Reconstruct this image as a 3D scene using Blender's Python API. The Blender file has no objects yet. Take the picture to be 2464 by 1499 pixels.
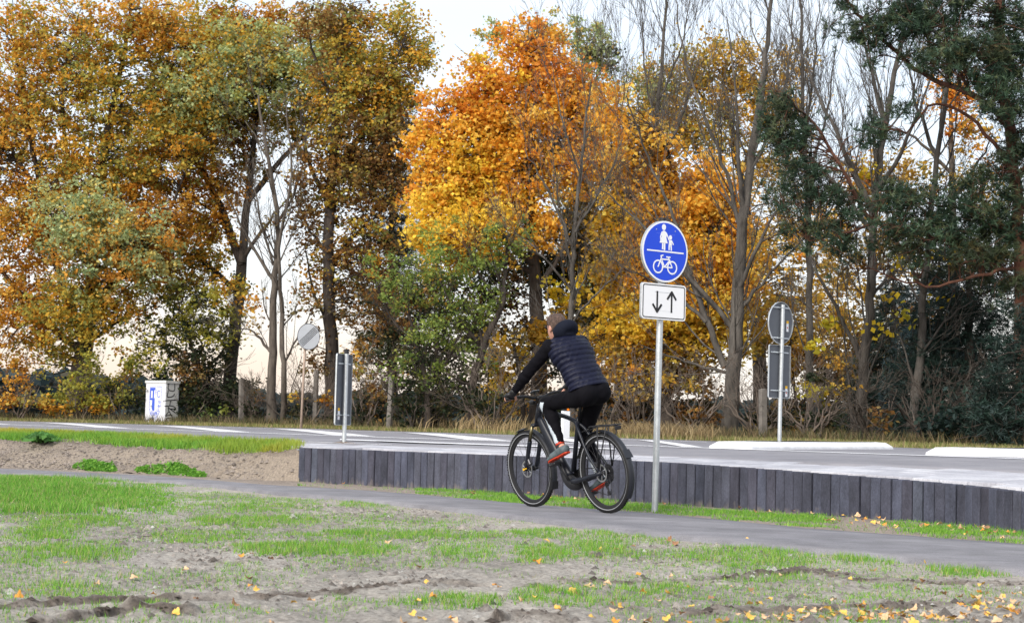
import bpy, math, random
import numpy as np
from mathutils import Matrix, Vector

# ------------------------------------------------------------------ camera, sky, sun, exposure
scn = bpy.context.scene
FPX, CX, CY, HOR = 4245.0, 1232.0, 749.5, 1020.0        # focal length and principal point in units of a 2464 px wide picture
ROLL = math.radians(1.5)
PITCH = math.atan((HOR - CY) / FPX)
CAMZ = 0.80
cr, sr, cp_, sp_ = math.cos(ROLL), math.sin(ROLL), math.cos(PITCH), math.sin(PITCH)
cam = bpy.data.cameras.new('camera')
cam.sensor_width = 36.0
cam.lens = 36.0 * FPX / 2464.0
cam.clip_start = 0.1
cam.clip_end = 6000.0
cam.dof.use_dof = True
cam.dof.focus_distance = 15.6
cam.dof.aperture_fstop = 9.0
camo = bpy.data.objects.new('camera', cam)
scn.collection.objects.link(camo)
_r = Vector((cr, -sp_ * sr, cp_ * sr)); _u = Vector((-sr, -sp_ * cr, cp_ * cr)); _f = Vector((0, cp_, sp_))
M = Matrix.Identity(4)
for i in range(3):
    M[i][0] = _r[i]; M[i][1] = _u[i]; M[i][2] = -_f[i]
M[2][3] = CAMZ
camo.matrix_world = M
scn.camera = camo

SUN_EL, SUN_AZ = math.radians(32), math.radians(210)     # azimuth clockwise from +Y: low behind the camera, to its left
world = bpy.data.worlds.new('World'); scn.world = world
world.use_nodes = True
nt = world.node_tree; nt.nodes.clear()
def N(t, **k):
    n = nt.nodes.new(t)
    for a, b in k.items(): setattr(n, a, b)
    return n
out = N('ShaderNodeOutputWorld'); bg1 = N('ShaderNodeBackground'); bg2 = N('ShaderNodeBackground'); add = N('ShaderNodeAddShader')
sky = N('ShaderNodeTexSky'); sky.sky_type = 'NISHITA'; sky.sun_disc = False
sky.sun_elevation = SUN_EL; sky.sun_rotation = SUN_AZ
sky.dust_density = 2.0
bg1.inputs[1].default_value = 0.05
nt.links.new(sky.outputs[0], bg1.inputs[0])
tc = N('ShaderNodeTexCoord'); sep = N('ShaderNodeSeparateXYZ'); ramp = N('ShaderNodeValToRGB')
nt.links.new(tc.outputs['Generated'], sep.inputs[0])
nz = N('ShaderNodeTexNoise'); nz.inputs['Scale'].default_value = 3.2; nz.inputs['Detail'].default_value = 4.0
mp = N('ShaderNodeMapping'); mp.inputs['Scale'].default_value = (1.0, 1.0, 4.5); mp.inputs['Location'].default_value = (0.35, 0.2, 0.1)
nt.links.new(tc.outputs['Generated'], mp.inputs[0]); nt.links.new(mp.outputs[0], nz.inputs[0])
nt.links.new(sep.outputs[2], ramp.inputs[0])
el = ramp.color_ramp.elements
el[0].position = 0.0; el[0].color = (1.0, 0.80, 0.66, 1)
el[1].position = 1.0; el[1].color = (0.80, 0.88, 1.0, 1)
for p, c in ((0.035, (1.0, 0.82, 0.70, 1)), (0.075, (0.96, 0.93, 0.95, 1)), (0.16, (0.88, 0.93, 1.0, 1)), (0.4, (0.86, 0.92, 1.0, 1))):
    e = el.new(p); e.color = c
mixc = N('ShaderNodeMix', data_type='RGBA', blend_type='MIX')
cr2 = N('ShaderNodeMapRange'); cr2.inputs[1].default_value = 0.42; cr2.inputs[2].default_value = 0.62; cr2.inputs[3].default_value = 0.0; cr2.inputs[4].default_value = 0.75
nt.links.new(nz.outputs[0], cr2.inputs[0]); nt.links.new(cr2.outputs[0], mixc.inputs[0])
nt.links.new(ramp.outputs[0], mixc.inputs[6]); mixc.inputs[7].default_value = (1.0, 0.985, 0.98, 1)
nt.links.new(mixc.outputs[2], bg2.inputs[0]); bg2.inputs[1].default_value = 0.70
nt.links.new(bg1.outputs[0], add.inputs[0]); nt.links.new(bg2.outputs[0], add.inputs[1]); nt.links.new(add.outputs[0], out.inputs[0])

sl = bpy.data.lights.new('sun', 'SUN'); sl.energy = 3.0; sl.angle = math.radians(22); sl.color = (1.0, 0.95, 0.88)
so = bpy.data.objects.new('sun', sl); scn.collection.objects.link(so)
sd = Vector((math.sin(SUN_AZ) * math.cos(SUN_EL), math.cos(SUN_AZ) * math.cos(SUN_EL), math.sin(SUN_EL)))
so.rotation_euler = sd.to_track_quat('Z', 'Y').to_euler()
vs = scn.view_settings
vs.view_transform = 'Standard'; vs.look = 'None'; vs.exposure = 0.40; vs.gamma = 1.0; vs.use_curve_mapping = False
scn.render.engine = 'CYCLES'
scn.cycles.use_denoising = True
scn.cycles.max_bounces = 6
scn.cycles.diffuse_bounces = 2

# ------------------------------------------------------------------ helpers
RNG = np.random.default_rng(7)
def horizon(vx): return HOR + math.tan(ROLL) * (vx - CX)
def W(vx, vy, Y):
    """the world point at depth Y that the photograph shows at (vx, vy) of its 2464 px wide view"""
    x = vx - CX; y = -(vy - CY)
    xr = cr * x - sr * y; yr = sr * x + cr * y
    d = np.array([xr, cp_ * FPX - sp_ * yr, sp_ * FPX + cp_ * yr])
    return np.array([0, 0, CAMZ]) + d * (Y / d[1])

def vnoise(x, y, seed=0):
    x = np.asarray(x, float); y = np.asarray(y, float)
    xi = np.floor(x).astype(np.int64); yi = np.floor(y).astype(np.int64)
    xf = x - xi; yf = y - yi
    u = xf * xf * (3 - 2 * xf); v = yf * yf * (3 - 2 * yf)
    def h(a, b):
        n = (a * 374761393 + b * 668265263 + seed * 974634777) & 0x7fffffff
        n = (n ^ (n >> 13)) * 1274126177 & 0x7fffffff
        return ((n ^ (n >> 16)) & 0xffff) / 65535.0
    return (h(xi, yi) * (1 - u) + h(xi + 1, yi) * u) * (1 - v) + (h(xi, yi + 1) * (1 - u) + h(xi + 1, yi + 1) * u) * v
def fbm(x, y, seed=0, o=4):
    t = 0; a = 1.0; s = 0
    for k in range(o):
        t = t + a * vnoise(x * 2 ** k, y * 2 ** k, seed + k * 17); s += a; a *= .5
    return t / s

_CS = {}; _TQ = {}
def _cs(n):
    if n not in _CS:
        an = np.linspace(0, 2 * np.pi, n, endpoint=False); _CS[n] = (np.cos(an), np.sin(an))
    return _CS[n]
def _tq(m, n):
    if (m, n) not in _TQ:
        i = np.arange(m - 1)[:, None] * n; k = np.arange(n)[None]; k2 = (k + 1) % n
        _TQ[(m, n)] = np.stack([i + k, i + k2, i + n + k2, i + n + k], -1).reshape(-1, 4)
    return _TQ[(m, n)]
class MB:
    """collects vertices and faces; build() links them as one mesh object"""
    def __init__(s): s.v = []; s.f = []; s.q = []; s.c = []; s.m = []; s._n = 0
    def add(s, verts, faces, col=None, mi=0):
        verts = np.asarray(verts, float).reshape(-1, 3); b = s._n
        s.v.append(verts); s._n = b + len(verts)
        s.f.extend([tuple(int(i) + b for i in f) for f in faces]); s.m.extend([mi] * len(faces))
        if col is not None: s.c.append(np.broadcast_to(np.asarray(col, float), (len(verts), 3)))
        return s
    def box(s, c, size, R=None, mi=0, bev=0.0):
        x, y, z = np.asarray(size) / 2
        if bev <= 0:
            v = np.array([[a, b, d] for a in (-x, x) for b in (-y, y) for d in (-z, z)])
            f = [(0, 1, 3, 2), (4, 6, 7, 5), (0, 4, 5, 1), (2, 3, 7, 6), (0, 2, 6, 4), (1, 5, 7, 3)]
        else:
            b_ = bev
            o = [(x - b_, y), (x, y - b_), (x, -y + b_), (x - b_, -y), (-x + b_, -y), (-x, -y + b_), (-x, y - b_), (-x + b_, y)]
            o = o[::-1]
            v = []
            for (zz, k) in ((-z, 1), (-z + b_, 0), (z - b_, 0), (z, 1)):
                for (a, d) in o:
                    v.append((a - math.copysign(b_, a) * k * .8, d - math.copysign(b_, d) * k * .8, zz))
            v = np.array(v); f = []
            for k in range(3):
                for i in range(8): f.append((k * 8 + i, k * 8 + (i + 1) % 8, k * 8 + 8 + (i + 1) % 8, k * 8 + 8 + i))
            f.append(tuple(range(7, -1, -1))); f.append(tuple(range(24, 32)))
        if R is not None: v = v @ np.asarray(R, float).T
        return s.add(v + np.asarray(c, float), f, mi=mi)
    def tube(s, pts, rad, n=8, cap=True, flat=None, mi=0, col=None):
        """a tube along pts; flat = (axis, factor) squashes the section along a world axis"""
        P = np.asarray(pts, float); m = len(P)
        r = np.broadcast_to(np.asarray(rad, float), (m,))
        T = np.empty_like(P); T[1:-1] = P[2:] - P[:-2]; T[0] = P[1] - P[0]; T[-1] = P[-1] - P[-2]
        T /= np.sqrt((T * T).sum(1))[:, None] + 1e-12
        tm = np.abs(T).max(0); k = int(np.argmin(tm))
        ref = np.zeros(3); ref[k] = 1.0
        a = np.cross(T, ref); a /= np.sqrt((a * a).sum(1))[:, None] + 1e-12
        b = np.cross(T, a)
        ca, sa = _cs(n)
        off = ca[None, :, None] * a[:, None] + sa[None, :, None] * b[:, None]
        if flat is not None:
            ax, fac = flat; off = off + (off @ ax)[..., None] * ax * (fac - 1)
        V = P[:, None] + off * r[:, None, None]
        base = s._n; s.v.append(V.reshape(-1, 3)); s._n += m * n
        s.q.append(_tq(m, n) + base)
        if cap and n > 2:
            s.f.append(tuple(range(base + n - 1, base - 1, -1))); s.f.append(tuple(base + (m - 1) * n + k for k in range(n))); s.m += [mi, mi]
        if col is not None: s.c.append(np.broadcast_to(np.asarray(col, float), (m * n, 3)))
        return s
    def poly(s, pts, up, thick, mi=0):
        """a flat polygon pts (3d) extruded by thick along up"""
        P = np.asarray(pts, float); k = len(P); Q = P + np.asarray(up, float) * thick
        f = [tuple(range(k, 2 * k)), tuple(range(k - 1, -1, -1))]
        for i in range(k): f.append((i, (i + 1) % k, k + (i + 1) % k, k + i))
        return s.add(np.vstack([P, Q]), f, mi=mi)
    def build(s, name, mat, parent=None, smooth=False):
        me = bpy.data.meshes.new(name)
        v = np.vstack(s.v)
        if s.q and not s.f:
            bpy.data.meshes.remove(me)
            return fastmesh(name, v, np.vstack(s.q), mat, parent, np.vstack(s.c) if s.c else None, smooth)
        for q in s.q: s.f.extend(map(tuple, q.tolist())); s.m += [0] * len(q)
        me.from_pydata(v.tolist(), [], s.f)
        for m_ in (mat if isinstance(mat, (list, tuple)) else [mat]): me.materials.append(m_)
        if len(me.materials) > 1: me.polygons.foreach_set('material_index', s.m)
        if s.c: setcol(me, np.vstack(s.c))
        if smooth: me.polygons.foreach_set('use_smooth', [True] * len(me.polygons))
        me.update()
        return link(name, me, parent)
def setcol(me, cols):
    a = me.color_attributes.new('Col', 'FLOAT_COLOR', 'POINT')
    c4 = np.ones((len(cols), 4), np.float32); c4[:, :3] = cols
    a.data.foreach_set('color', c4.ravel())
def link(name, me, parent=None):
    o = bpy.data.objects.new(name, me); scn.collection.objects.link(o)
    if parent is not None: o.parent = parent
    return o
def fastmesh(name, V, F, mat, parent=None, cols=None, smooth=False):
    """numpy faces (all of one size) straight into a mesh"""
    V = np.asarray(V, np.float32).reshape(-1, 3); F = np.asarray(F, np.int32); k = F.shape[1]
    me = bpy.data.meshes.new(name)
    me.vertices.add(len(V)); me.vertices.foreach_set('co', V.ravel())
    me.loops.add(F.size); me.loops.foreach_set('vertex_index', F.ravel())
    me.polygons.add(len(F)); me.polygons.foreach_set('loop_start', np.arange(0, F.size, k, dtype=np.int32))
    me.polygons.foreach_set('loop_total', np.full(len(F), k, np.int32))
    if smooth: me.polygons.foreach_set('use_smooth', np.ones(len(F), bool))
    me.materials.append(mat)
    me.update(calc_edges=True)
    if cols is not None: setcol(me, cols)
    return link(name, me, parent)
def tag(o, label=None, cat=None, group=None, kind=None):
    if label: o['label'] = label
    if cat: o['category'] = cat
    if group: o['group'] = group
    if kind: o['kind'] = kind
    return o
def empty(name, loc, label=None, cat=None, group=None):
    o = bpy.data.objects.new(name, None); scn.collection.objects.link(o); o.location = loc
    o.empty_display_size = .1
    return tag(o, label, cat, group)
def crom(P, k=6):
    P = np.asarray(P, float)
    if len(P) < 3: return np.array([P[0] + (P[-1] - P[0]) * t for t in np.linspace(0, 1, k + 1)])
    Q = np.vstack([2 * P[0] - P[1], P, 2 * P[-1] - P[-2]]); o = []
    for i in range(1, len(Q) - 2):
        for t in np.linspace(0, 1, k, endpoint=False):
            a, b, c, d = Q[i - 1], Q[i], Q[i + 1], Q[i + 2]
            o.append(.5 * (2 * b + (c - a) * t + (2 * a - 5 * b + 4 * c - d) * t * t + (3 * b - a - 3 * c + d) * t ** 3))
    o.append(P[-1]); return np.array(o)

# ------------------------------------------------------------------ materials
def mat(name, col, rough=.7, metal=0., var=.0, scale=6., col2=None, bump=0., bscale=60., spec=.4, coord='Object', stretch=None, sheen=0., coat=0., speck=0., sscale=220., rnd=False, splash=None):
    m = bpy.data.materials.new(name); m.use_nodes = True; t = m.node_tree; b = t.nodes['Principled BSDF']
    b.inputs['Roughness'].default_value = rough; b.inputs['Metallic'].default_value = metal
    b.inputs['Specular IOR Level'].default_value = spec
    if sheen: b.inputs['Sheen Weight'].default_value = sheen
    if coat: b.inputs['Coat Weight'].default_value = coat
    c = tuple(col) + (1,)
    b.inputs['Base Color'].default_value = c
    if var or col2 is not None or bump:
        tcn = t.nodes.new('ShaderNodeTexCoord'); src = tcn.outputs[coord]
        if stretch:
            mpn = t.nodes.new('ShaderNodeMapping'); mpn.inputs['Scale'].default_value = stretch
            t.links.new(src, mpn.inputs[0]); src = mpn.outputs[0]
    if rnd:      # every stone shows another stretch of the pattern
        oi = t.nodes.new('ShaderNodeObjectInfo'); cx_ = t.nodes.new('ShaderNodeVectorMath'); cx_.operation = 'ADD'; sc_ = t.nodes.new('ShaderNodeMath'); sc_.operation = 'MULTIPLY'; sc_.inputs[1].default_value = 37.0
        t.links.new(oi.outputs['Random'], sc_.inputs[0]); t.links.new(src, cx_.inputs[0]); t.links.new(sc_.outputs[0], cx_.inputs[1]); src = cx_.outputs[0]
    if var or col2 is not None:
        n = t.nodes.new('ShaderNodeTexNoise'); n.inputs['Scale'].default_value = scale; n.inputs['Detail'].default_value = 6; n.inputs['Roughness'].default_value = .65
        t.links.new(src, n.inputs[0])
        r = t.nodes.new('ShaderNodeValToRGB'); r.color_ramp.elements[0].position = .32; r.color_ramp.elements[1].position = .68
        c2 = col2 if col2 is not None else tuple(min(1, x * (1 + var)) for x in col)
        c1 = col if col2 is not None else tuple(x * (1 - var) for x in col)
        r.color_ramp.elements[0].color = tuple(c1) + (1,); r.color_ramp.elements[1].color = tuple(c2) + (1,)
        t.links.new(n.outputs[0], r.inputs[0]); t.links.new(r.outputs[0], b.inputs['Base Color'])
    if speck:
        n3 = t.nodes.new('ShaderNodeTexNoise'); n3.inputs['Scale'].default_value = sscale; n3.inputs['Detail'].default_value = 3; t.links.new(src, n3.inputs[0])
        n4 = t.nodes.new('ShaderNodeTexNoise'); n4.inputs['Scale'].default_value = sscale / 70; n4.inputs['Detail'].default_value = 7; n4.inputs['Roughness'].default_value = .7; t.links.new(src, n4.inputs[0])
        ma = t.nodes.new('ShaderNodeMath'); ma.operation = 'ADD'; t.links.new(n3.outputs[0], ma.inputs[0]); t.links.new(n4.outputs[0], ma.inputs[1])
        mr = t.nodes.new('ShaderNodeMapRange'); mr.inputs[1].default_value = .7; mr.inputs[2].default_value = 1.3; mr.inputs[3].default_value = 1 - speck; mr.inputs[4].default_value = 1 + speck; t.links.new(ma.outputs[0], mr.inputs[0])
        mx = t.nodes.new('ShaderNodeMix'); mx.data_type = 'RGBA'; mx.blend_type = 'MULTIPLY'; mx.inputs[0].default_value = 1
        t.links.new(r.outputs[0], mx.inputs[6]); t.links.new(mr.outputs[0], mx.inputs[7]); t.links.new(mx.outputs[2], b.inputs['Base Color'])
    if splash:   # soil splashed up the foot: (colour, height where it ends)
        sx = t.nodes.new('ShaderNodeSeparateXYZ'); t.links.new(tcn.outputs['Object'], sx.inputs[0])
        sn = t.nodes.new('ShaderNodeTexNoise'); sn.inputs['Scale'].default_value = 14; sn.inputs['Detail'].default_value = 6; t.links.new(src, sn.inputs[0])
        a1 = t.nodes.new('ShaderNodeMath'); a1.operation = 'MULTIPLY_ADD'; a1.inputs[1].default_value = .55; t.links.new(sn.outputs[0], a1.inputs[0]); a2 = t.nodes.new('ShaderNodeMath'); a2.operation = 'MULTIPLY'; a2.inputs[1].default_value = -1; t.links.new(sx.outputs[2], a2.inputs[0]); t.links.new(a2.outputs[0], a1.inputs[2])
        m3 = t.nodes.new('ShaderNodeMapRange'); m3.inputs[1].default_value = .27 - splash[1]; m3.inputs[2].default_value = .27 - splash[1] + .2; m3.inputs[3].default_value = 0; m3.inputs[4].default_value = .75; t.links.new(a1.outputs[0], m3.inputs[0])
        m4 = t.nodes.new('ShaderNodeMix'); m4.data_type = 'RGBA'; t.links.new(m3.outputs[0], m4.inputs[0]); t.links.new(b.inputs['Base Color'].links[0].from_socket, m4.inputs[6]); m4.inputs[7].default_value = tuple(splash[0]) + (1,); t.links.new(m4.outputs[2], b.inputs['Base Color'])
    if bump:
        n2 = t.nodes.new('ShaderNodeTexNoise'); n2.inputs['Scale'].default_value = bscale; n2.inputs['Detail'].default_value = 5
        t.links.new(src, n2.inputs[0])
        bn = t.nodes.new('ShaderNodeBump'); bn.inputs['Strength'].default_value = bump; bn.inputs['Distance'].default_value = .02
        t.links.new(n2.outputs[0], bn.inputs['Height']); t.links.new(bn.outputs[0], b.inputs['Normal'])
    return m
def leafmat(name, trans=.35, rough=.6, gain=1.0, spec=.25):
    m = bpy.data.materials.new(name); m.use_nodes = True; t = m.node_tree; b = t.nodes['Principled BSDF']
    a = t.nodes.new('ShaderNodeAttribute'); a.attribute_name = 'Col'
    b.inputs['Roughness'].default_value = rough; b.inputs['Specular IOR Level'].default_value = spec
    t.links.new(a.outputs['Color'], b.inputs['Base Color'])
    if trans:
        tr = t.nodes.new('ShaderNodeBsdfTranslucent'); mx = t.nodes.new('ShaderNodeMixShader'); mx.inputs[0].default_value = trans
        t.links.new(a.outputs['Color'], tr.inputs[0]); t.links.new(b.outputs[0], mx.inputs[1]); t.links.new(tr.outputs[0], mx.inputs[2])
        t.links.new(mx.outputs[0], t.nodes['Material Output'].inputs[0])
    return m
def soilmat(name, noisecol=True):
    """attribute colour times a fine grain, with relief"""
    m = bpy.data.materials.new(name); m.use_nodes = True; t = m.node_tree; b = t.nodes['Principled BSDF']
    b.inputs['Roughness'].default_value = .95; b.inputs['Specular IOR Level'].default_value = .15
    a = t.nodes.new('ShaderNodeAttribute'); a.attribute_name = 'Col'
    tcn = t.nodes.new('ShaderNodeTexCoord')
    n = t.nodes.new('ShaderNodeTexNoise'); n.inputs['Scale'].default_value = 34; n.inputs['Detail'].default_value = 8; n.inputs['Roughness'].default_value = .75
    t.links.new(tcn.outputs['Object'], n.inputs[0])
    mr = t.nodes.new('ShaderNodeMapRange'); mr.inputs[1].default_value = .3; mr.inputs[2].default_value = .7; mr.inputs[3].default_value = .5; mr.inputs[4].default_value = 1.4
    t.links.new(n.outputs[0], mr.inputs[0])
    mx = t.nodes.new('ShaderNodeMix'); mx.data_type = 'RGBA'; mx.blend_type = 'MULTIPLY'; mx.inputs[0].default_value = 1
    t.links.new(a.outputs['Color'], mx.inputs[6]); t.links.new(mr.outputs[0], mx.inputs[7]); t.links.new(mx.outputs[2], b.inputs['Base Color'])
    bn = t.nodes.new('ShaderNodeBump'); bn.inputs['Strength'].default_value = .9; bn.inputs['Distance'].default_value = .03
    t.links.new(n.outputs[0], bn.inputs['Height']); t.links.new(bn.outputs[0], b.inputs['Normal'])
    return m
MT = dict(
    soil=soilmat('soil'),
    leaf=leafmat('leaf', .5), grass=leafmat('grass', .3, .5, spec=.35), needle=leafmat('needle', .1, .5), straw=leafmat('straw', .25, .7),
    asphalt=mat('asphalt', (.20, .195, .215), .85, col2=(.27, .265, .285), scale=.5, bump=.35, bscale=160, speck=.22, sscale=120),
    path=mat('path_asphalt', (.165, .16, .175), .85, col2=(.25, .243, .255), scale=.8, bump=.5, bscale=150, speck=.38, sscale=150),
    paint=mat('road_paint', (.70, .70, .72), .6, col2=(.80, .80, .82), scale=2, speck=.14, sscale=90),
    concrete=mat('pale_concrete', (.34, .34, .36), .85, var=.12, scale=9, bump=.3, bscale=90),
    kerbc=mat('kerb_concrete', (.66, .66, .67), .8, col2=(.80, .80, .81), scale=3, bump=.15, speck=.18, sscale=160),
    island=mat('island_asphalt', (.03, .03, .033), .9, var=.2, scale=5, bump=.4),
    oldconc=mat('weathered_concrete', (.16, .145, .13), .95, var=.35, scale=5, bump=.5, bscale=40),
    bark=mat('bark', (.045, .036, .030), .95, col2=(.13, .11, .09), scale=7, bump=.9, bscale=22, stretch=(1, 1, .25)),
    barkg=mat('grey_bark', (.035, .031, .028), .95, col2=(.125, .112, .098), scale=6, bump=.7, bscale=20, stretch=(1, 1, .3)),
    barkd=mat('dark_bark', (.018, .014, .012), .95, col2=(.07, .055, .045), scale=7, bump=.9, bscale=22, stretch=(1, 1, .25)),
    barkr=mat('pine_bark', (.045, .02, .013), .95, col2=(.12, .05, .03), scale=8, bump=.9, bscale=26, stretch=(1, 1, .3)),
    brush=mat('dry_twigs', (.07, .055, .045), .95, col2=(.17, .135, .11), scale=4), brushd=mat('dark_twigs', (.02, .016, .013), .95, col2=(.10, .08, .065), scale=3),
    galv=mat('galvanised_steel', (.55, .58, .60), .42, metal=.75, var=.12, scale=14, bump=.08, bscale=50),
    signback=mat('sign_back_aluminium', (.11, .12, .14), .5, metal=.35, var=.08, scale=3),
    white=mat('sign_white', (.80, .81, .83), .4),
    blue=mat('sign_blue', (.008, .06, .62), .4),
    black=mat('matt_black', (.012, .012, .014), .5),
    rubber=mat('tyre_rubber', (.010, .010, .011), .75, bump=.3, bscale=120),
    frame=mat('bike_frame_paint', (.010, .012, .019), .4, spec=.35),
    darkmetal=mat('dark_metal', (.05, .05, .055), .38, metal=.7),
    steel=mat('bright_steel', (.55, .55, .56), .3, metal=1.),
    gold=mat('gold_stanchion', (.16, .14, .08), .35, metal=.9),
    fender=mat('fender_plastic', (.016, .018, .024), .45),
    refl=mat('reflective_grey', (.50, .56, .62), .4),
    reflring=mat('reflex_ring', (.30, .31, .33), .4),
    orange=mat('shoe_orange', (.55, .05, .018), .6),
    yellow=mat('yellow', (.8, .45, .02), .5),
    shoe=mat('shoe_grey', (.085, .11, .12), .7, var=.3, scale=30),
    trouser=mat('trouser_black', (.0038, .0035, .0055), .8, var=.25, scale=14, spec=.10),
    jersey=mat('jersey_black', (.0045, .0042, .0065), .85, var=.3, scale=18, spec=.10),
    vest=mat('vest_navy', (.0048, .0062, .021), .55, var=.15, scale=18, bump=.12, bscale=70, spec=.22),
    hood=mat('hood_navy', (.007, .009, .018), .85, spec=.15),
    skin=mat('skin', (.52, .27, .20), .55, var=.06, scale=20),
    hair=mat('hair_brown', (.028, .017, .013), .7, col2=(.15, .095, .075), scale=70, bump=1.0, bscale=130, stretch=(1, 1, .35)),
    amber=mat('amber_reflector', (.85, .22, .01), .25),
    boxw=mat('cabinet_paint', (.56, .57, .62), .65, col2=(.72, .73, .77), scale=2.5, bump=.05),
    boxside=mat('cabinet_side', (.58, .58, .56), .7, col2=(.68, .68, .66), scale=2.5),
    sprayblue=mat('spray_blue', (.045, .10, .55), .6), sprayblack=mat('spray_black', (.012, .012, .02), .6),
)
# ------------------------------------------------------------------ the lie of the land: curves given as view column -> depth and height
def curve(tab):
    a = np.array(tab, float)
    def fn(vx):
        return np.interp(vx, a[:, 0], a[:, 1]), np.interp(vx, a[:, 0], a[:, 2]) + CAMZ
    return fn
def XY(vx, Y, Z):
    vx = np.asarray(vx, float)
    vy = HOR + math.tan(ROLL) * (vx - CX) - (Z - CAMZ) * FPX / Y
    return (vx - CX + math.tan(ROLL) * (vy - CY)) / FPX * Y
cA = curve([(-1500, 30.8, -.85), (0, 23.0, -.80), (350, 21.4, -.78), (525, 19.9, -.77), (647, 18.3, -.76), (897, 16.87, -.755), (1263, 14.3, -.75), (1582, 12.63, -.75), (1932, 11.53, -.75), (2464, 10.06, -.75), (4000, 7.4, -.75)])
cB = curve([(-1500, 35.5, -.92), (0, 26.3, -.86), (350, 24.3, -.84), (525, 22.9, -.83), (647, 21.75, -.82), (897, 20.5, -.81), (1263, 17.9, -.80), (1582, 16.7, -.805), (1932, 14.6, -.79), (2464, 13.15, -.79), (4000, 9.8, -.79)])
cC = curve([(-1500, 36.5, -.92), (0, 27.2, -.86), (350, 25.2, -.84), (525, 23.9, -.83), (650, 23.3, -.82), (718, 23.0, -.82), (1240, 20.15, -.79), (1602, 18.5, -.79), (2033, 16.6, -.785), (2300, 15.6, -.78), (2464, 14.6, -.775), (4000, 10.6, -.77)])
cD = curve([(-1500, 38.2, -.52), (0, 28.9, -.475), (210, 27.5, -.473), (420, 25.6, -.50), (612, 24.2, -.485), (690, 23.6, -.41), (718, 23.35, -.39), (735, 23.3, -.385), (4000, 23.3, -.385)])
cT = curve([(600, 23.6, -.38), (718, 23.0, -.38), (1240, 20.15, -.36), (1602, 18.5, -.357), (2033, 16.6, -.40), (2300, 15.6, -.43), (2464, 14.6, -.455), (4000, 10.6, -.50)])
cE = curve([(-1500, 42, -.36), (0, 31.4, -.34), (280, 29.3, -.335), (504, 26.6, -.33), (772, 24.1, -.33), (944, 23.4, -.33), (1240, 22.9, -.33), (1602, 20.4, -.33), (2033, 18.3, -.33), (2464, 17.4, -.34), (4000, 13., -.36)])
cF = curve([(-1500, 58, -.37), (0, 41, -.32), (280, 37, -.31), (504, 34.4, -.30), (944, 30.5, -.29), (1240, 28, -.28), (1602, 25.5, -.27), (2033, 22.7, -.26), (2464, 20.5, -.25), (4000, 15.5, -.24)])
cG = curve([(-1500, 75, -.36), (0, 55, -.31), (722, 49, -.268), (1602, 37, -.237), (2162, 33, -.245), (2464, 31.5, -.25), (4000, 26, -.24)])
COLS = np.concatenate([np.linspace(-1500, -40, 24), np.linspace(-30, 2500, 160), np.linspace(2530, 4000, 24)])

def loft(curves, subs, cols, bump=None, dz=0.0):
    """rows of points between successive curves; subs = number of steps in each interval"""
    rows = []
    for i in range(len(curves) - 1):
        Ya, Za = curves[i](cols); Yb, Zb = curves[i + 1](cols)
        for k in range(subs[i] + (1 if i == len(curves) - 2 else 0)):
            t = k / subs[i]
            Y = Ya + (Yb - Ya) * t; Z = Za + (Zb - Za) * t
            X = XY(cols, Y, Z)
            rows.append(np.stack([X, Y, Z + dz], 1))
    V = np.array(rows)
    if bump is not None: V[..., 2] += bump(V[..., 0], V[..., 1])
    nr, nc = V.shape[:2]
    idx = np.arange(nr * nc).reshape(nr, nc)
    F = np.stack([idx[:-1, :-1], idx[:-1, 1:], idx[1:, 1:], idx[1:, :-1]], -1).reshape(-1, 4)
    return V, F
def const(curve_, dY, dZ):
    return lambda vx: (curve_(vx)[0] + dY, curve_(vx)[1] + dZ)

# furrows left by wheels in the foreground, as view-pixel polylines: (points, height m, strength of painted near-side damp and shade)
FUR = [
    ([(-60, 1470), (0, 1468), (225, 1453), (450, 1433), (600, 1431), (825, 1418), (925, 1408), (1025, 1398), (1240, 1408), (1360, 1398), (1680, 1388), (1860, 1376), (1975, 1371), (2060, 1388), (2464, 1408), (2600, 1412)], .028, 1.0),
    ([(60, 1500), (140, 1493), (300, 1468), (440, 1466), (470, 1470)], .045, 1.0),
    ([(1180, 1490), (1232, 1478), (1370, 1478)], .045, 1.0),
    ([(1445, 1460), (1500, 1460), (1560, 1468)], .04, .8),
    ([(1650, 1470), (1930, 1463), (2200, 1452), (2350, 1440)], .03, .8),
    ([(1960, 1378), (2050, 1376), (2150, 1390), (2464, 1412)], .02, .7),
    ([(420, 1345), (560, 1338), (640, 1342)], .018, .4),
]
def flatpt(v):   # a view pixel on the flat of the field
    d = v[1] - horizon(v[0]); Y = .80 * FPX / d
    p = W(v[0], v[1], Y); return p[0], p[1]
FURW = [(np.array([flatpt(p) for p in crom([(a, b, 0) for a, b in pts], 5)[:, :2]]), h, w) for pts, h, w in FUR]
def furrows(X, Y):
    H = np.zeros_like(X); Dark = np.zeros_like(X)
    for P, h, w in FURW:
        fy = np.interp(X, P[:, 0], P[:, 1], left=1e3, right=1e3)
        fy = fy + .10 * (vnoise(X * 3.1, X * 0 + h * 100, 5) - .5)
        d = Y - fy                                   # >0 beyond the lip
        amp = h * (.35 + 1.3 * vnoise(X * 2.3, X * 0 + 3, 9))
        amp = amp * (.35 + 1.3 * vnoise(X * 17, Y * 13, 77)) * .36
        H += amp * np.where(d < -.02, np.exp(-((d + .02) / .05) ** 2) * -.6, np.exp(-((d - .05) / .10) ** 2) * 1.4)
        Dark = np.maximum(Dark, w * np.exp(-((d - .0) / .085) ** 2) * np.clip(-.25 + 1.9 * vnoise(X * 5, Y * 9, 31), 0, 1))
    return H, Dark
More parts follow.
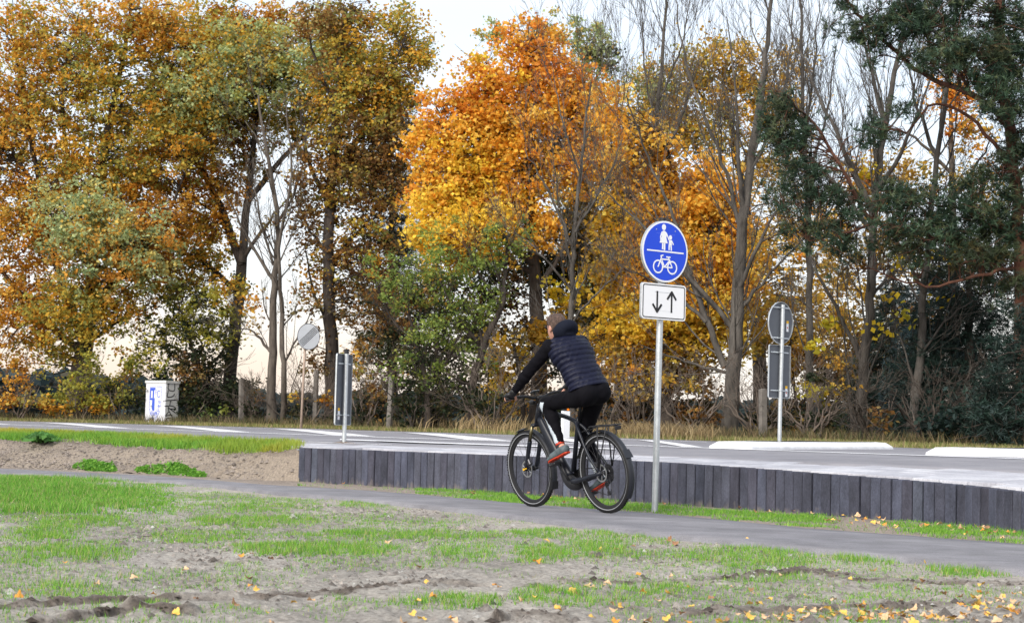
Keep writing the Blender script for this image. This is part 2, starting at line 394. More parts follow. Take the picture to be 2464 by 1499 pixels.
def field_z(X, Y):
    vx = CX + FPX * X / np.maximum(Y, .5) - 7
    Ya, Za = cA(vx)
    t = np.clip((Ya - Y) / 1.6, 0, 1); t = t * t * (3 - 2 * t)
    z = (Za - .032) * (1 - t) + .0 * t
    z = z + (fbm(X * .9, Y * .55, 3) - .5) * .07 * t + (fbm(X * 7, Y * 5, 11) - .5) * .045 * (.25 + .75 * t) + (vnoise(X * 19, Y * 14, 21) - .5) * .022 * (.3 + .7 * t)
    return z + furrows(X, Y)[0]
# the field: rows of depth, columns of bearing
def build_field():
    cols = np.concatenate([np.linspace(-1500, -60, 20), np.linspace(-50, 2520, 270), np.linspace(2540, 4000, 20)])
    Ya, Za = cA(cols); Ys = np.minimum(9.4, .93 * Ya)
    rows = [np.stack([(cols - CX + 7) / FPX * 14, cols * 0 - 6.], 1)]
    for y in np.concatenate([np.linspace(1., 6.1, 14), np.linspace(6.15, 9.4, 140)]):
        Y = np.minimum(y, Ys * (.6 + .4 * y / 9.4)); rows.append(np.stack([(cols - CX + 7) / FPX * Y, Y], 1))
    for t in np.linspace(.006, 1.008, 90):
        Y = Ys + (Ya - Ys) * t; rows.append(np.stack([(cols - CX + 7) / FPX * Y, Y], 1))
    V2 = np.array(rows); X, Y = V2[..., 0], V2[..., 1]
    Z = field_z(X, Y)
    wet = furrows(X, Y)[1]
    tone = fbm(X * 1.3, Y * .8, 41)[..., None]
    c = np.array([.425, .39, .345]) * (.58 + .70 * tone)
    grit = vnoise(X * 45, Y * 30, 61)[..., None]
    c = c * (.74 + .46 * grit)
    damp_shade_c = np.array([.15, .122, .10]) * (.55 + .9 * vnoise(X * 33, Y * 26, 62)[..., None])  # one dark colour for moist soil and the painted shade of the furrow sides
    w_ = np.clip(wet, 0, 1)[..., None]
    c = c * (1 - w_) + damp_shade_c * w_
    # pale sand along the path edge
    vx = CX + FPX * X / np.maximum(Y, .5); ed = np.clip(1 - (cA(vx)[0] - Y) / 1.1, 0, 1)[..., None] * .6
    c = c * (1 - ed) + np.array([.47, .42, .37]) * ed
    V = np.stack([X, Y, Z], -1); nr, nc = X.shape; idx = np.arange(nr * nc).reshape(nr, nc)
    F = np.stack([idx[:-1, :-1], idx[:-1, 1:], idx[1:, 1:], idx[1:, :-1]], -1).reshape(-1, 4)
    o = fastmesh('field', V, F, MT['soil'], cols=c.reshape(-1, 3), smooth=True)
    return tag(o, 'bare sandy field with tyre furrows in front of the path', None, kind='structure')
build_field()

# ground far out, to the horizon
g = MB()
Yg, Zg = cG(COLS)
rows = []
for dY, dZ in ((-.3, -.02), (1.2, .0), (4, -.02), (9, -.06), (20, -.25), (60, -.6), (300, -1.2), (3000, -2.0)):
    Y = Yg + dY; Z = Zg + dZ + (0 if dY < 0 else .05 * (vnoise(COLS * .013 + dY, COLS * 0 + dY, 5) - .5))
    rows.append(np.stack([XY(COLS, Y, Z), Y, Z], 1))
V = np.array(rows); nr, nc = V.shape[:2]; idx = np.arange(nr * nc).reshape(nr, nc)
F = np.stack([idx[:-1, :-1], idx[:-1, 1:], idx[1:, 1:], idx[1:, :-1]], -1).reshape(-1, 4)
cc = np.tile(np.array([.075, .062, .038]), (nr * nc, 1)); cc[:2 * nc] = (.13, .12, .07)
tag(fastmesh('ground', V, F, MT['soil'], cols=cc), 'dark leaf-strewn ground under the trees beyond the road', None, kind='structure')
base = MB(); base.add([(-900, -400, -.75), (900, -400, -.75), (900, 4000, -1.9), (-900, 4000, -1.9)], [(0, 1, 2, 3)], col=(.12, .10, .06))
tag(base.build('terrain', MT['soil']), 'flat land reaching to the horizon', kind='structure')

# cycle path: crowned asphalt slab with a ragged near edge
def cM(vx):
    Ya, Za = cA(vx); Yb, Zb = cB(vx)
    return Ya + .5 * (Yb - Ya), CAMZ - .752 + np.minimum(0, Za - CAMZ + .75) * 1.0
fine = np.concatenate([np.linspace(-1500, -40, 20), np.linspace(-30, 2500, 420), np.linspace(2530, 4000, 20)])
def cAr(vx):
    Ya, Za = cA(vx)
    return Ya + .16 * (fbm(vx * .012, vx * 0, 8, 4) - .5), Za - .0
def cBr(vx):
    Yb, Zb = cB(vx)
    return Yb + .10 * (fbm(vx * .016, vx * 0, 18, 4) - .5), Zb
def low(c, dY, dZ): return lambda vx: (c(vx)[0] + dY, c(vx)[1] + dZ)
V, F = loft([low(cAr, -.05, -.05), low(cAr, 0, 0), cM, cBr, low(cBr, .05, -.05)], [1, 4, 4, 1], fine)
tag(fastmesh('cycle_path', V, F, MT['path'], smooth=True), 'grey asphalt cycle path running off to the distance', kind='structure')
def path_z(X, Y):
    vx = CX + FPX * X / Y - 7
    Ya, Za = cA(vx); Ym, Zm = cM(vx); Yb, Zb = cB(vx)
    return float(np.where(Y < Ym, Za + (Zm - Za) * (Y - Ya) / (Ym - Ya), Zm + (Zb - Zm) * (Y - Ym) / (Yb - Ym)))

# strip between path and wall foot / bank toe
def nb(s, a=.02): return lambda X, Y: (fbm(X * 5, Y * 5, s) - .5) * a
V, F = loft([low(cB, -.15, -.03), low(cB, .02, -.008), low(cC, .12, .0)], [1, 8], fine, nb(3, .035))
c = np.array([.34, .285, .24]) * (.7 + .5 * fbm(V[..., 0] * 2, V[..., 1] * 2, 4)[..., None])
tag(fastmesh('path_verge', V, F, MT['soil'], cols=c.reshape(-1, 3), smooth=True), 'soil and grass strip along the foot of the wall', kind='structure')
# soil bank on the left, up to the grassy shoulder of the road
bc = np.concatenate([np.linspace(-1500, -40, 20), np.linspace(-30, 722, 190)])
RILL = [(528, 1.02, .0), (560, .70), (585, .50), (612, .20), (640, .02)]
def bankb(X, Y):
    vx = CX + FPX * X / Y
    Yc = cC(vx)[0]; Yd = cD(vx)[0]; s = np.clip((Y - Yc) / (Yd - Yc), -.2, 3)
    b = (fbm(X * 2.2, Y * 2.2, 5) - .5) * .09 + (fbm(X * 9, Y * 9, 15) - .5) * .035
    rx = np.interp(s, [0, .3, .55, .9, 1.1], [524, 552, 580, 622, 650])
    rill = np.exp(-((vx - rx) / 5.5) ** 2) * (s > -.05) * (s < 1.05)
    return b * (s < 1.3) + (b * .3) * (s >= 1.3) - .11 * rill + .03 * np.exp(-((vx - rx - 14) / 10) ** 2) * (s < 1.05)
V, F = loft([low(cC, -.05, -.02), cD, low(cE, .15, -.012)], [26, 8], bc, bankb)
vx = CX + FPX * V[..., 0] / V[..., 1]; s_ = (V[..., 1] - cC(vx)[0]) / (cD(vx)[0] - cC(vx)[0])
tone = fbm(V[..., 0] * 1.6, V[..., 1] * 1.6, 14)[..., None]
c = np.array([.30, .25, .20]) * (.66 + .62 * tone) * np.where(s_ > .95, .8, 1.)[..., None]
rx = np.interp(s_, [0, .3, .55, .9, 1.1], [524, 552, 580, 622, 650]); wr = (np.exp(-((vx - rx) / 4.5) ** 2) * (s_ < 1.0) * .85)[..., None]
c = c * (1 - wr) + np.array([.10, .08, .065]) * wr
tag(fastmesh('road_bank', V, F, MT['soil'], cols=c.reshape(-1, 3), smooth=True), 'bare brown soil bank below the road', kind='structure')

# road
V, F = loft([low(cE, -.02, -.05), cE, cF, cG, low(cG, .1, -.06)], [1, 6, 8, 1], COLS)
road = tag(fastmesh('road', V, F, MT['asphalt'], smooth=True), 'grey asphalt road with fresh white markings', kind='structure')
def road_pt(vx, s, dz=.004):
    """s: 0 near edge, 1 centre line, 2 far edge"""
    a, b, t = (cE, cF, s) if s <= 1 else (cF, cG, s - 1)
    Ya, Za = a(vx); Yb, Zb = b(vx)
    Y = Ya + (Yb - Ya) * t; Z = Za + (Zb - Za) * t
    return np.array([float(XY(vx, Y, Z)), float(Y), float(Z + dz)])
def strip(name, a, b, parent=road, dz=.006, m='paint'):
    """a, b: lists of (vx, s) along the two sides of a painted shape"""
    g = MB(); n = len(a)
    P = [road_pt(x, s, dz) for x, s in a] + [road_pt(x, s, dz) for x, s in b]
    g.add(P, [(i, i + 1, n + i + 1, n + i) for i in range(n - 1)])
    return g.build(name, MT[m], parent)
xs = np.linspace(-600, 2900, 80)
strip('lane_line', [(x, .965) for x in xs], [(x, 1.02) for x in xs])
xs = np.linspace(-600, 1700, 60)
strip('lane_line', [(x, 1.70) for x in xs], [(x, 1.725) for x in xs], dz=.007)
for x0, x1, y0, y1 in ((-480, -400, -350, -262), (-190, -118, -55, 30), (94, 168, 232, 318), (364, 440, 520, 606), (651, 730, 800, 905), (965, 1050, 1120, 1235), (1260, 1330, 1400, 1490), (1530, 1580, 1640, 1690)):
    k = 10
    strip('hatch_stripe', [(x0 + (y0 - x0) * t, 1.70 - .68 * t) for t in np.linspace(0, 1, k)], [(x1 + (y1 - x1) * t, 1.70 - .68 * t) for t in np.linspace(0, 1, k)], dz=.010)
def s_at(vx, vy):     # cross-road position seen at a view pixel
    ss = np.linspace(0, 2, 400); best = min(ss, key=lambda s: abs(horizon(vx) - (road_pt(vx, s)[2] - CAMZ) * FPX / road_pt(vx, s)[1] - vy)); return best
L2 = [(819, 1057.5), (1000, 1064), (1223, 1071.5), (1480, 1080.5)]
strip('turn_lane_line', [(x, s_at(x, y - 1.2)) for x, y in L2], [(x, s_at(x, y + 1.4)) for x, y in L2], dz=.012)
strip('turn_lane_wedge', [(905, s_at(905, 1061.5)), (1000, s_at(1000, 1063)), (1090, s_at(1090, 1067.5))], [(905, s_at(905, 1062)), (1000, s_at(1000, 1066)), (1090, s_at(1090, 1069))], dz=.016)
for a in range(-600, 944, 42):
    x2 = min(a + 34 + (a * 7) % 13, 944)
    strip('edge_line', [(a, .055), (x2, .055)], [(a, .085), (x2, .085)])

# ------------------------------------------------------------------ palisade wall: one stone after another along its curve
def wallmat(i, c):
    return mat('palisade_stone_%s' % 'abcde'[i], tuple(x * .52 for x in c), .8, col2=tuple(x * 1.08 for x in c), scale=6, bump=.3, bscale=70, stretch=(1, 1, .3), spec=.3, speck=.35, sscale=90, rnd=True, splash=((.24, .20, .17), .42))
WM = [wallmat(0, (.070, .076, .108)), wallmat(1, (.060, .063, .088)), wallmat(2, (.09, .10, .135)), wallmat(3, (.064, .064, .088)), wallmat(4, (.082, .086, .115))]
wx = np.linspace(718, 3600, 1500); wY, wZ = cC(wx); tY, tZ = cT(wx)
wX = XY(wx, wY, wZ); sl_ = np.concatenate([[0], np.cumsum(np.hypot(np.diff(wX), np.diff(wY)))])
wall = empty('palisade_wall', (wX[0], wY[0], wZ[0] - .1), 'curved low retaining wall of upright charcoal concrete palisade stones beside the cycle path', 'retaining wall')
unit = []
for i in range(5):
    g = MB()
    w, d, bv = .0597, .06, .009
    o = [(-w + bv, -d), (w - bv, -d), (w, -d + bv), (w, d), (-w, d), (-w, -d + bv)]
    vv = [(x, y, 0) for x, y in o] + [(x, y, .99) for x, y in o] + [(x * .94, y * .94, 1.0) for x, y in o]
    ff = [(k, (k + 1) % 6, 6 + (k + 1) % 6, 6 + k) for k in range(6)] + [(6 + k, 6 + (k + 1) % 6, 12 + (k + 1) % 6, 12 + k) for k in range(6)] + [tuple(range(12, 18))]
    g.add(vv, ff)
    o_ = g.build('stone', WM[i]); unit.append(o_.data); bpy.data.objects.remove(o_)
rr = random.Random(4)
BW = .1215; k = 0
prev = None
while (k + 1) * BW < sl_[-1] - .2:
    sm = (k + .5) * BW
    x = np.interp(sm, sl_, wX); y = np.interp(sm, sl_, wY); zt = np.interp(sm, sl_, tZ); zb = np.interp(sm, sl_, wZ) - .25
    x2, y2 = np.interp(sm + .05, sl_, wX), np.interp(sm + .05, sl_, wY)
    ang = math.atan2(y2 - y, x2 - x)
    vcol = np.interp(sm, sl_, wx)
    if vcol > 3400: break
    i = rr.choices(range(5), [5, 4, 1.2, 4, 3])[0]
    if k in (2,): i = 2
    o = bpy.data.objects.new('stone', unit[i]); scn.collection.objects.link(o); o.parent = wall
    nx, ny = math.sin(ang), -math.cos(ang)       # towards the path
    j = rr.gauss(0, .0035)
    o.location = (x - wX[0] - nx * (.06 + j), y - wY[0] - ny * (.06 + j), zb - (wZ[0] - .1))
    o.rotation_euler = (rr.gauss(0, .004), rr.gauss(0, .002), ang + rr.gauss(0, .025))
    gap = .955 if rr.random() < .4 else .925
    o.scale = (gap, 1, zt - zb + rr.gauss(0, .0012))
    k += 1
WALLEND = vcol
# pavers between wall and road (each stone laid on its own), over a bed
def pave_pt(vx, s, dz=0.):
    Ya, Za = cT(vx); Yb, Zb = cE(vx); Y = Ya + (Yb - Ya) * s; Z = Za + (Zb - Za) * s
    return np.array([XY(vx, Y, Z), Y, Z + dz])
pc = np.linspace(716, 3600, 190)
V, F = loft([low(cT, .10, -.03), low(cE, .06, -.03)], [8], pc)
paving = tag(fastmesh('paving', V, F, MT['concrete'], smooth=True), 'pale concrete paving between wall and road', kind='structure')
pm = [mat('paver_%s' % 'abc'[i], tuple(x * .9 for x in c), .85, col2=tuple(x * 1.1 for x in c), scale=8, bump=.3, bscale=90, speck=.2, sscale=40, rnd=True) for i, c in enumerate(((.43, .43, .465), (.37, .37, .405), (.48, .48, .51)))]
pu = []
for i in range(3):
    g = MB()
    vv = [(-.5, -.5, -.05), (.5, -.5, -.05), (.5, .5, -.05), (-.5, .5, -.05), (-.5, -.5, -.004), (.5, -.5, -.004), (.5, .5, -.004), (-.5, .5, -.004), (-.48, -.48, 0), (.48, -.48, 0), (.48, .48, 0), (-.48, .48, 0)]
    ff = [(a, (a + 1) % 4, 4 + (a + 1) % 4, 4 + a) for a in range(4)] + [(4 + a, 4 + (a + 1) % 4, 8 + (a + 1) % 4, 8 + a) for a in range(4)] + [(8, 9, 10, 11)]
    g.add(vv, ff); o_ = g.build('paver', pm[i]); pu.append(o_.data); bpy.data.objects.remove(o_)
ud = np.array([.66, -.75]); vd = np.array([.75, .66]); PS = .30
O0 = np.array([XY(1602, 18.6, .44), 18.6]); count = 0
npav = 0
for a in range(-30, 44):
    for b in range(-6, 14):
        c_ = O0 + ud * PS * (a + .5 * (b % 2)) + vd * PS * b
        vx_ = CX + FPX * c_[0] / c_[1] - 8
        if not (730 < vx_ < 3300): continue
        Yt = float(cT(vx_)[0]); Ye = float(cE(vx_)[0])
        if not (Yt + .26 < c_[1] < Ye - .05) or np.min(np.hypot(wX - c_[0], wY - c_[1])) < .31: continue
        s_ = (c_[1] - Yt) / (Ye - Yt); z_ = float(cT(vx_)[1] + (cE(vx_)[1] - cT(vx_)[1]) * s_)
        # slope of the paving plane
        h = .12
        def zz(q):
            vx2 = CX + FPX * q[0] / q[1] - 8; A, B = float(cT(vx2)[0]), float(cE(vx2)[0]); tt = (q[1] - A) / (B - A)
            return float(cT(vx2)[1] + (cE(vx2)[1] - cT(vx2)[1]) * tt)
        gx = (zz(c_ + [h, 0]) - zz(c_ - [h, 0])) / (2 * h); gy = (zz(c_ + [0, h]) - zz(c_ - [0, h])) / (2 * h)
        nrm = Vector((-gx, -gy, 1)).normalized()
        if nrm.z < .9: nrm = Vector((0, 0, 1))
        q = nrm.to_track_quat('Z', 'Y')
        o = bpy.data.objects.new('paver', pu[rr.randrange(3)]); scn.collection.objects.link(o); o.parent = paving
        xax = Vector((ud[0], ud[1], 0)); xax = (xax - nrm * xax.dot(nrm)).normalized(); yax = nrm.cross(xax)
        Mx = Matrix.Identity(4)
        for i in range(3): Mx[i][0] = xax[i] * PS * .985; Mx[i][1] = yax[i] * PS * .985; Mx[i][2] = nrm[i]; Mx[i][3] = (c_[0], c_[1], z_ + .0 + rr.gauss(0, .0012))[i]
        o.matrix_world = Mx; npav += 1
print('stones', k, 'pavers', npav)

# ------------------------------------------------------------------ traffic islands: sloped white kerb stones round a dark filling
def island(pts, label, hgt=.10):
    """pts: (vx, Y) round the outline, anticlockwise seen from above"""
    P = []
    for vx, Y in pts:
        Yf, Zf = cF(vx); Yg_, Zg_ = cG(vx); Z = Zf + (Zg_ - Zf) * np.clip((Y - Yf) / (Yg_ - Yf), 0, 1)
        P.append(np.array([float(XY(vx, Y, Z)), Y, float(Z)]))
    c0 = np.mean(P, axis=0)
    t = empty('traffic_island', (c0[0], c0[1], c0[2]), label, 'traffic island', 'traffic islands in the road')
    ins = []
    n = len(P)
    for i in range(n):
        a, b, c = P[i - 1], P[i], P[(i + 1) % n]
        d1 = (b - a) / np.linalg.norm(b - a); d2 = (c - b) / np.linalg.norm(c - b)
        n1 = np.array([-d1[1], d1[0], 0]); n2 = np.array([-d2[1], d2[0], 0]); m_ = n1 + n2; m_ /= max(np.dot(m_, n1), .35)
        ins.append(m_)
    def ring(off, z): return [P[i] + ins[i] * off + np.array([0, 0, z]) - c0 for i in range(n)]
    r0, r1, r2, r3 = ring(0, -.04), ring(.02, .035), ring(.13, hgt), ring(.30, hgt + .004)
    for i in range(n):
        j = (i + 1) % n; L = np.linalg.norm(P[j] - P[i]); k = max(1, int(round(L / 1.0)))
        for q in range(k):
            e = .004 / L; t0, t1 = q / k + e, (q + 1) / k - e
            V = []
            for t_ in (t0, t1):
                for R_ in (r0, r1, r2, r3): V.append(R_[i] + (R_[j] - R_[i]) * t_)
                V.append(V[-1] - np.array([0, 0, hgt]))
            F = [(a_, a_ + 5, a_ + 6, a_ + 1) for a_ in range(4)] + [(0, 1, 2, 3, 4), (9, 8, 7, 6, 5)]
            g = MB(); g.add(V, F); g.build('kerb_stone', MT['kerbc'], t)
    g = MB(); rr_ = ring(.295, hgt - .004); g.add(rr_ + [np.array([0, 0, hgt + .02])], [(i, (i + 1) % n, n) for i in range(n)])
    g.build('island_top', MT['island'], t)
    return t
island([(1702, 25.0), (1808, 24.3), (2149, 29.3), (2110, 31.0), (1780, 27.0)], 'white kerbed traffic island carrying the back-turned sign pole')
island([(2221, 22.6), (2250, 22.3), (2500, 22.5), (2800, 22.9), (2780, 24.6), (2500, 24.4), (2270, 23.8)], 'white kerbed traffic island cut off by the picture edge')
# ------------------------------------------------------------------ signs
def frame_of(nrm):
    n = np.array([nrm[0], nrm[1], 0.0]); n /= np.linalg.norm(n)
    r = np.array([-n[1], n[0], 0.0]); return r, np.array([0, 0, 1.0]), n     # right, up, out (seen from the front)
def disc_pts(c, r, u, R, k=48): return [c + r * R * math.cos(a) + u * R * math.sin(a) for a in np.linspace(0, 2 * math.pi, k, endpoint=False)]
def rrect(c, r, u, w, h, rad, k=6):
    o = []
    for sx, sy, a0 in ((1, 1, 0), (-1, 1, 90), (-1, -1, 180), (1, -1, 270)):
        for a in np.linspace(a0, a0 + 90, k):
            o.append(c + r * (sx * (w / 2 - rad) + rad * math.cos(math.radians(a))) + u * (sy * (h / 2 - rad) + rad * math.sin(math.radians(a))))
    return o
def ringfaces(g, outer, inner, up, th):
    k = len(outer); O = np.array(outer); I = np.array(inner)
    V = np.vstack([O, I, O + up * th, I + up * th]); F = []
    for i in range(k):
        j = (i + 1) % k
        F += [(2 * k + i, 2 * k + j, 3 * k + j, 3 * k + i), (i, j, 2 * k + j, 2 * k + i), (k + j, k + i, 3 * k + i, 3 * k + j)]
    g.add(V, F)
def stroke(g, c, r, u, n, pts, w, off, th=.0015, closed=False):
    """a flat stroke of width w through 2d pts on the plane c, r, u"""
    P = np.array(pts, float)
    if closed: P = np.vstack([P, P[:1]])
    for i in range(len(P) - 1):
        a, b = P[i], P[i + 1]; d = b - a; L = np.linalg.norm(d)
        if L < 1e-6: continue
        d /= L; e = np.array([-d[1], d[0]]); ext = d * w * .25
        q = [a - ext - e * w / 2, b + ext - e * w / 2, b + ext + e * w / 2, a - ext + e * w / 2]
        g.poly([c + r * p[0] + u * p[1] + n * off for p in q], n, th * (1 + .03 * (i % 7)))
def pole(parent, base, top, rad, cap=True, lower=.35):
    g = MB(); b = np.array([0, 0, -lower]); t = np.array(top) - np.array(base)
    g.tube([b, t * .33, t * .66, t], rad, 20); g.build('pole', MT['galv'], parent, smooth=False)
    for p in parent.children[-1:] if False else []: pass
    if cap:
        g = MB(); g.tube([t - np.array([0, 0, .03]), t + np.array([0, 0, .035])], rad * 1.12, 20); g.build('pole_cap', MT['black'], parent)
def shade_smooth_tubes():
    pass
# --- the blue shared path sign
B = W(1575, 1231, 17.0); T = W(1590, 533, 17.0)
B[2] = float(cB(1575)[1]) - .01
T[0] = B[0] + .02
sign = empty('path_sign', B, 'tall steel pole with round blue pedestrian and bicycle sign above a white two-way arrow plate', 'road sign')
pole(sign, B, T, .031)
r, u, n = frame_of((.61, -.79))
ax = (T - B) / (T - B)[2]
def on_axis(z): return ax * (z - B[2])
zc = W(1590, 606.5, 17.0)[2]
c = on_axis(zc) + n * .045
g = MB(); g.poly(disc_pts(c, r, u, .297), n, .004); d = g.build('round_panel', MT['white'], sign)
g = MB(); ringfaces(g, disc_pts(c, r, u, .300), disc_pts(c, r, u, .292), -n, .022); g.build('rim', MT['galv'], d)
g = MB(); g.poly(disc_pts(c + n * .004, r, u, .279), n, .0015); g.build('blue_field', MT['blue'], d)
o4 = .0062
s_ = .297
g = MB(); stroke(g, c, r, u, n, [(-.235, .0), (.235, .0)], .014, o4); g.build('dividing_line', MT['white'], d)
# woman and child
def P2(l): return [c + r * p[0] + u * p[1] + n * o4 for p in l]
g = MB()
g.poly(P2([(-.026 + .026 * math.cos(a), .235 + .030 * math.sin(a)) for a in np.linspace(0, 2 * math.pi, 20, endpoint=False)]), n, .0015)
g.poly(P2([(-.055, .185), (-.035, .200), (-.012, .200), (.008, .185), (.012, .15), (.006, .135), (.026, .082), (-.078, .082), (-.052, .140)]), n, .0015)
g.poly(P2([(-.046, .080), (-.028, .080), (-.028, .020), (-.046, .020)]), n, .0015); g.poly(P2([(-.022, .080), (-.004, .080), (-.004, .013), (-.022, .013)]), n, .0015)
stroke(g, c, r, u, n, [(-.052, .182), (-.068, .14), (-.062, .105)], .013, o4 + .0004); stroke(g, c, r, u, n, [(.006, .182), (.024, .15), (.040, .122)], .012, o4 + .0004)
g.build('pedestrian_symbol', MT['white'], d)
g = MB()
g.poly(P2([(.062 + .020 * math.cos(a), .142 + .022 * math.sin(a)) for a in np.linspace(0, 2 * math.pi, 18, endpoint=False)]), n, .0015)
g.poly(P2([(.044, .117), (.078, .117), (.082, .070), (.060, .064), (.042, .070)]), n, .0015)
g.poly(P2([(.040, .068), (.057, .066), (.054, .018), (.040, .018)]), n, .0015); g.poly(P2([(.063, .066), (.080, .068), (.084, .014), (.070, .014)]), n, .0015)
stroke(g, c, r, u, n, [(.048, .114), (.034, .126)], .011, o4 + .0004); stroke(g, c, r, u, n, [(.076, .113), (.096, .085), (.100, .075)], .011, o4 + .0004)
g.build('child_symbol', MT['white'], d)
g = MB()
for wx_, wy_ in ((-.092, -.150), (.092, -.150)):
    cc_ = c + r * wx_ + u * wy_ + n * o4
    ringfaces(g, disc_pts(cc_, r, u, .066, 32), disc_pts(cc_, r, u, .052, 32), n, .0015)
for l in ([(-.092, -.150), (-.050, -.062), (-.058, -.044), (-.030, -.036)], [(-.052, -.075), (.046, -.075)], [(.092, -.150), (.040, -.055)], [(-.050, -.078), (-.008, -.150), (.060, -.078)], [(-.008, -.150), (.092, -.150)], [(.014, -.050), (.064, -.050)], [(-.024, -.150), (.010, -.150)]):
    stroke(g, c, r, u, n, l, .0125, o4 + .0003)
g.build('bicycle_symbol', MT['white'], d)
for a in (62, 118, 242, 298):
    g = MB(); g.poly(disc_pts(c + r * .262 * math.cos(math.radians(a)) * 1.0 + u * .262 * math.sin(math.radians(a)) * .9 + n * .0058, r, u, .006, 10), n, .002); g.build('rivet', MT['galv'], d)
zc2 = W(1589, 727, 17.0)[2]; c2 = on_axis(zc2) + n * .045
pw, ph = .575, .345
g = MB(); g.poly(rrect(c2, r, u, pw, ph, .03), n, .004); pl = g.build('arrow_panel', MT['white'], sign)
g = MB(); ringfaces(g, rrect(c2 + n * .0045, r, u, pw - .026, ph - .026, .024), rrect(c2 + n * .0045, r, u, pw - .044, ph - .044, .017), n, .0012); g.build('black_border', MT['black'], pl)
g = MB(); ringfaces(g, rrect(c2, r, u, pw + .004, ph + .004, .032), rrect(c2, r, u, pw - .006, ph - .006, .028), -n, .022); g.build('rim', MT['galv'], pl)
for sx, up_ in ((-.088, -1), (.100, 1)):
    g = MB()
    def q(a, b): return (sx + a, up_ * b)
    stroke(g, c2, r, u, n, [q(0, -.095), q(0, .085)], .020, .0047)
    stroke(g, c2, r, u, n, [q(-.055, .030), q(0, .100), q(.055, .030)], .022, .0052)
    g.build('arrow', MT['black'], pl)
for z_ in (zc + .17, zc - .17, zc2 + .09, zc2 - .09):
    g = MB(); p = on_axis(z_); g.tube([p - r * .12 + n * .038, p + r * .12 + n * .038], .012, 6)
    g.tube([p + np.array([.036 * math.cos(a), .036 * math.sin(a), 0]) for a in np.linspace(0, 2 * math.pi, 14)], .006, 5); g.build('clamp', MT['galv'], sign)

# --- signs seen from behind
def back_sign(name, label, base, lean_top, nback, panels, rad=.030, stick=True, cap=True):
    t = empty(name, base, label, 'road sign', 'signs seen from behind')
    pole(t, base, lean_top, rad, cap=cap)
    r, u, n = frame_of(nback); a = (lean_top - base) / (lean_top - base)[2]
    for kind, z, w, h in panels:
        p = a * (z - base[2]) - n * (rad + .012)
        g = MB()
        outl = disc_pts(p, r, u, h / 2) if kind == 'disc' else rrect(p, r, u, w, h, .03)
        inl = disc_pts(p, r, u, h / 2 - .006) if kind == 'disc' else rrect(p, r, u, w - .012, h - .012, .027)
        g.poly(outl, -n, .004); pn = g.build('round_panel' if kind == 'disc' else 'panel', MT['signback'], t)
        g = MB(); ringfaces(g, outl, inl, n, .02); g.build('rim', MT['galv'], pn)
        for dz in (-.36 * h, .36 * h):
            ww = w * (.72 if kind == 'disc' else .8)
            g = MB(); q = p + u * dz + n * .008; g.tube([q - r * ww / 2, q + r * ww / 2], .012, 6)
            g.tube([p + u * dz + n * (rad + .012) + np.array([math.cos(b) * (rad + .005), math.sin(b) * (rad + .005), 0]) for b in np.linspace(0, 2 * math.pi, 14)], .006, 5)
            g.build('clamp', MT['galv'], t)
        if stick:
            sx, sy = stick(kind, w, h)
            g = MB(); g.poly(rrect(p + r * sx + u * sy, r, u, .055, .12, .003), n, .002); st = g.build('sticker', MT['white'], pn)
            g = MB(); g.poly(rrect(p + r * sx + u * (sy + .082) + n * .0, r, u, .055, .04, .003), n, .002); g.build('sticker_band', MT['yellow'], st)
            g = MB(); g.poly(disc_pts(p + r * sx + u * (sy - .0) + n * .002, r, u, .014, 12), n, .001); g.build('sticker_emblem', MT['orange'], st)
    return t
b_ = W(1875, 1057, 26.3); b_[2] = float(cF(1875)[1]) + .10
t_ = W(1884, 733, 26.3)
back_sign('island_sign', 'grey backs of a round and a rectangular sign on the traffic island pole', b_, t_, (.72, -.69),
          [('disc', W(1880, 777, 26.3)[2], .62, .63), ('rect', W(1875, 894, 26.3)[2], .55, .79)], stick=lambda k, w, h: (.19, -.06) if k == 'disc' else (.20, -.31), cap=False)
b_ = W(828, 1066, 24.6); b_[2] = float(cD(735)[1]) + .02
t_ = W(834, 846, 24.6)
back_sign('wall_end_sign', 'grey back of a narrow upright sign panel on a pole at the wall end', b_, t_, (.92, -.39),
          [('rect', W(829, 937, 24.6)[2], .46, .99)], stick=lambda k, w, h: (-.10, -.36))
# little soil heap at that pole
V = []; F = []
for i in range(5):
    for j in range(18):
        a = 2 * math.pi * j / 18; R_ = [.0, .10, .22, .34, .46][i]; V.append((R_ * math.cos(a) * 1.4, R_ * math.sin(a), .10 * math.exp(-(R_ / .22) ** 2) - .03 + .02 * float(vnoise(np.array(a * 2), np.array(R_ * 9), 3))))
for i in range(4):
    for j in range(18): F.append((i * 18 + j, i * 18 + (j + 1) % 18, i * 18 + 18 + (j + 1) % 18, i * 18 + 18 + j))
g = MB(); g.add(np.array(V) + b_ + np.array([0, 0, -.015]), F, col=(.26, .20, .16)); tag(g.build('soil_mound', MT['soil'], smooth=True), 'small brown soil mound round the pole at the wall end', 'soil mound')

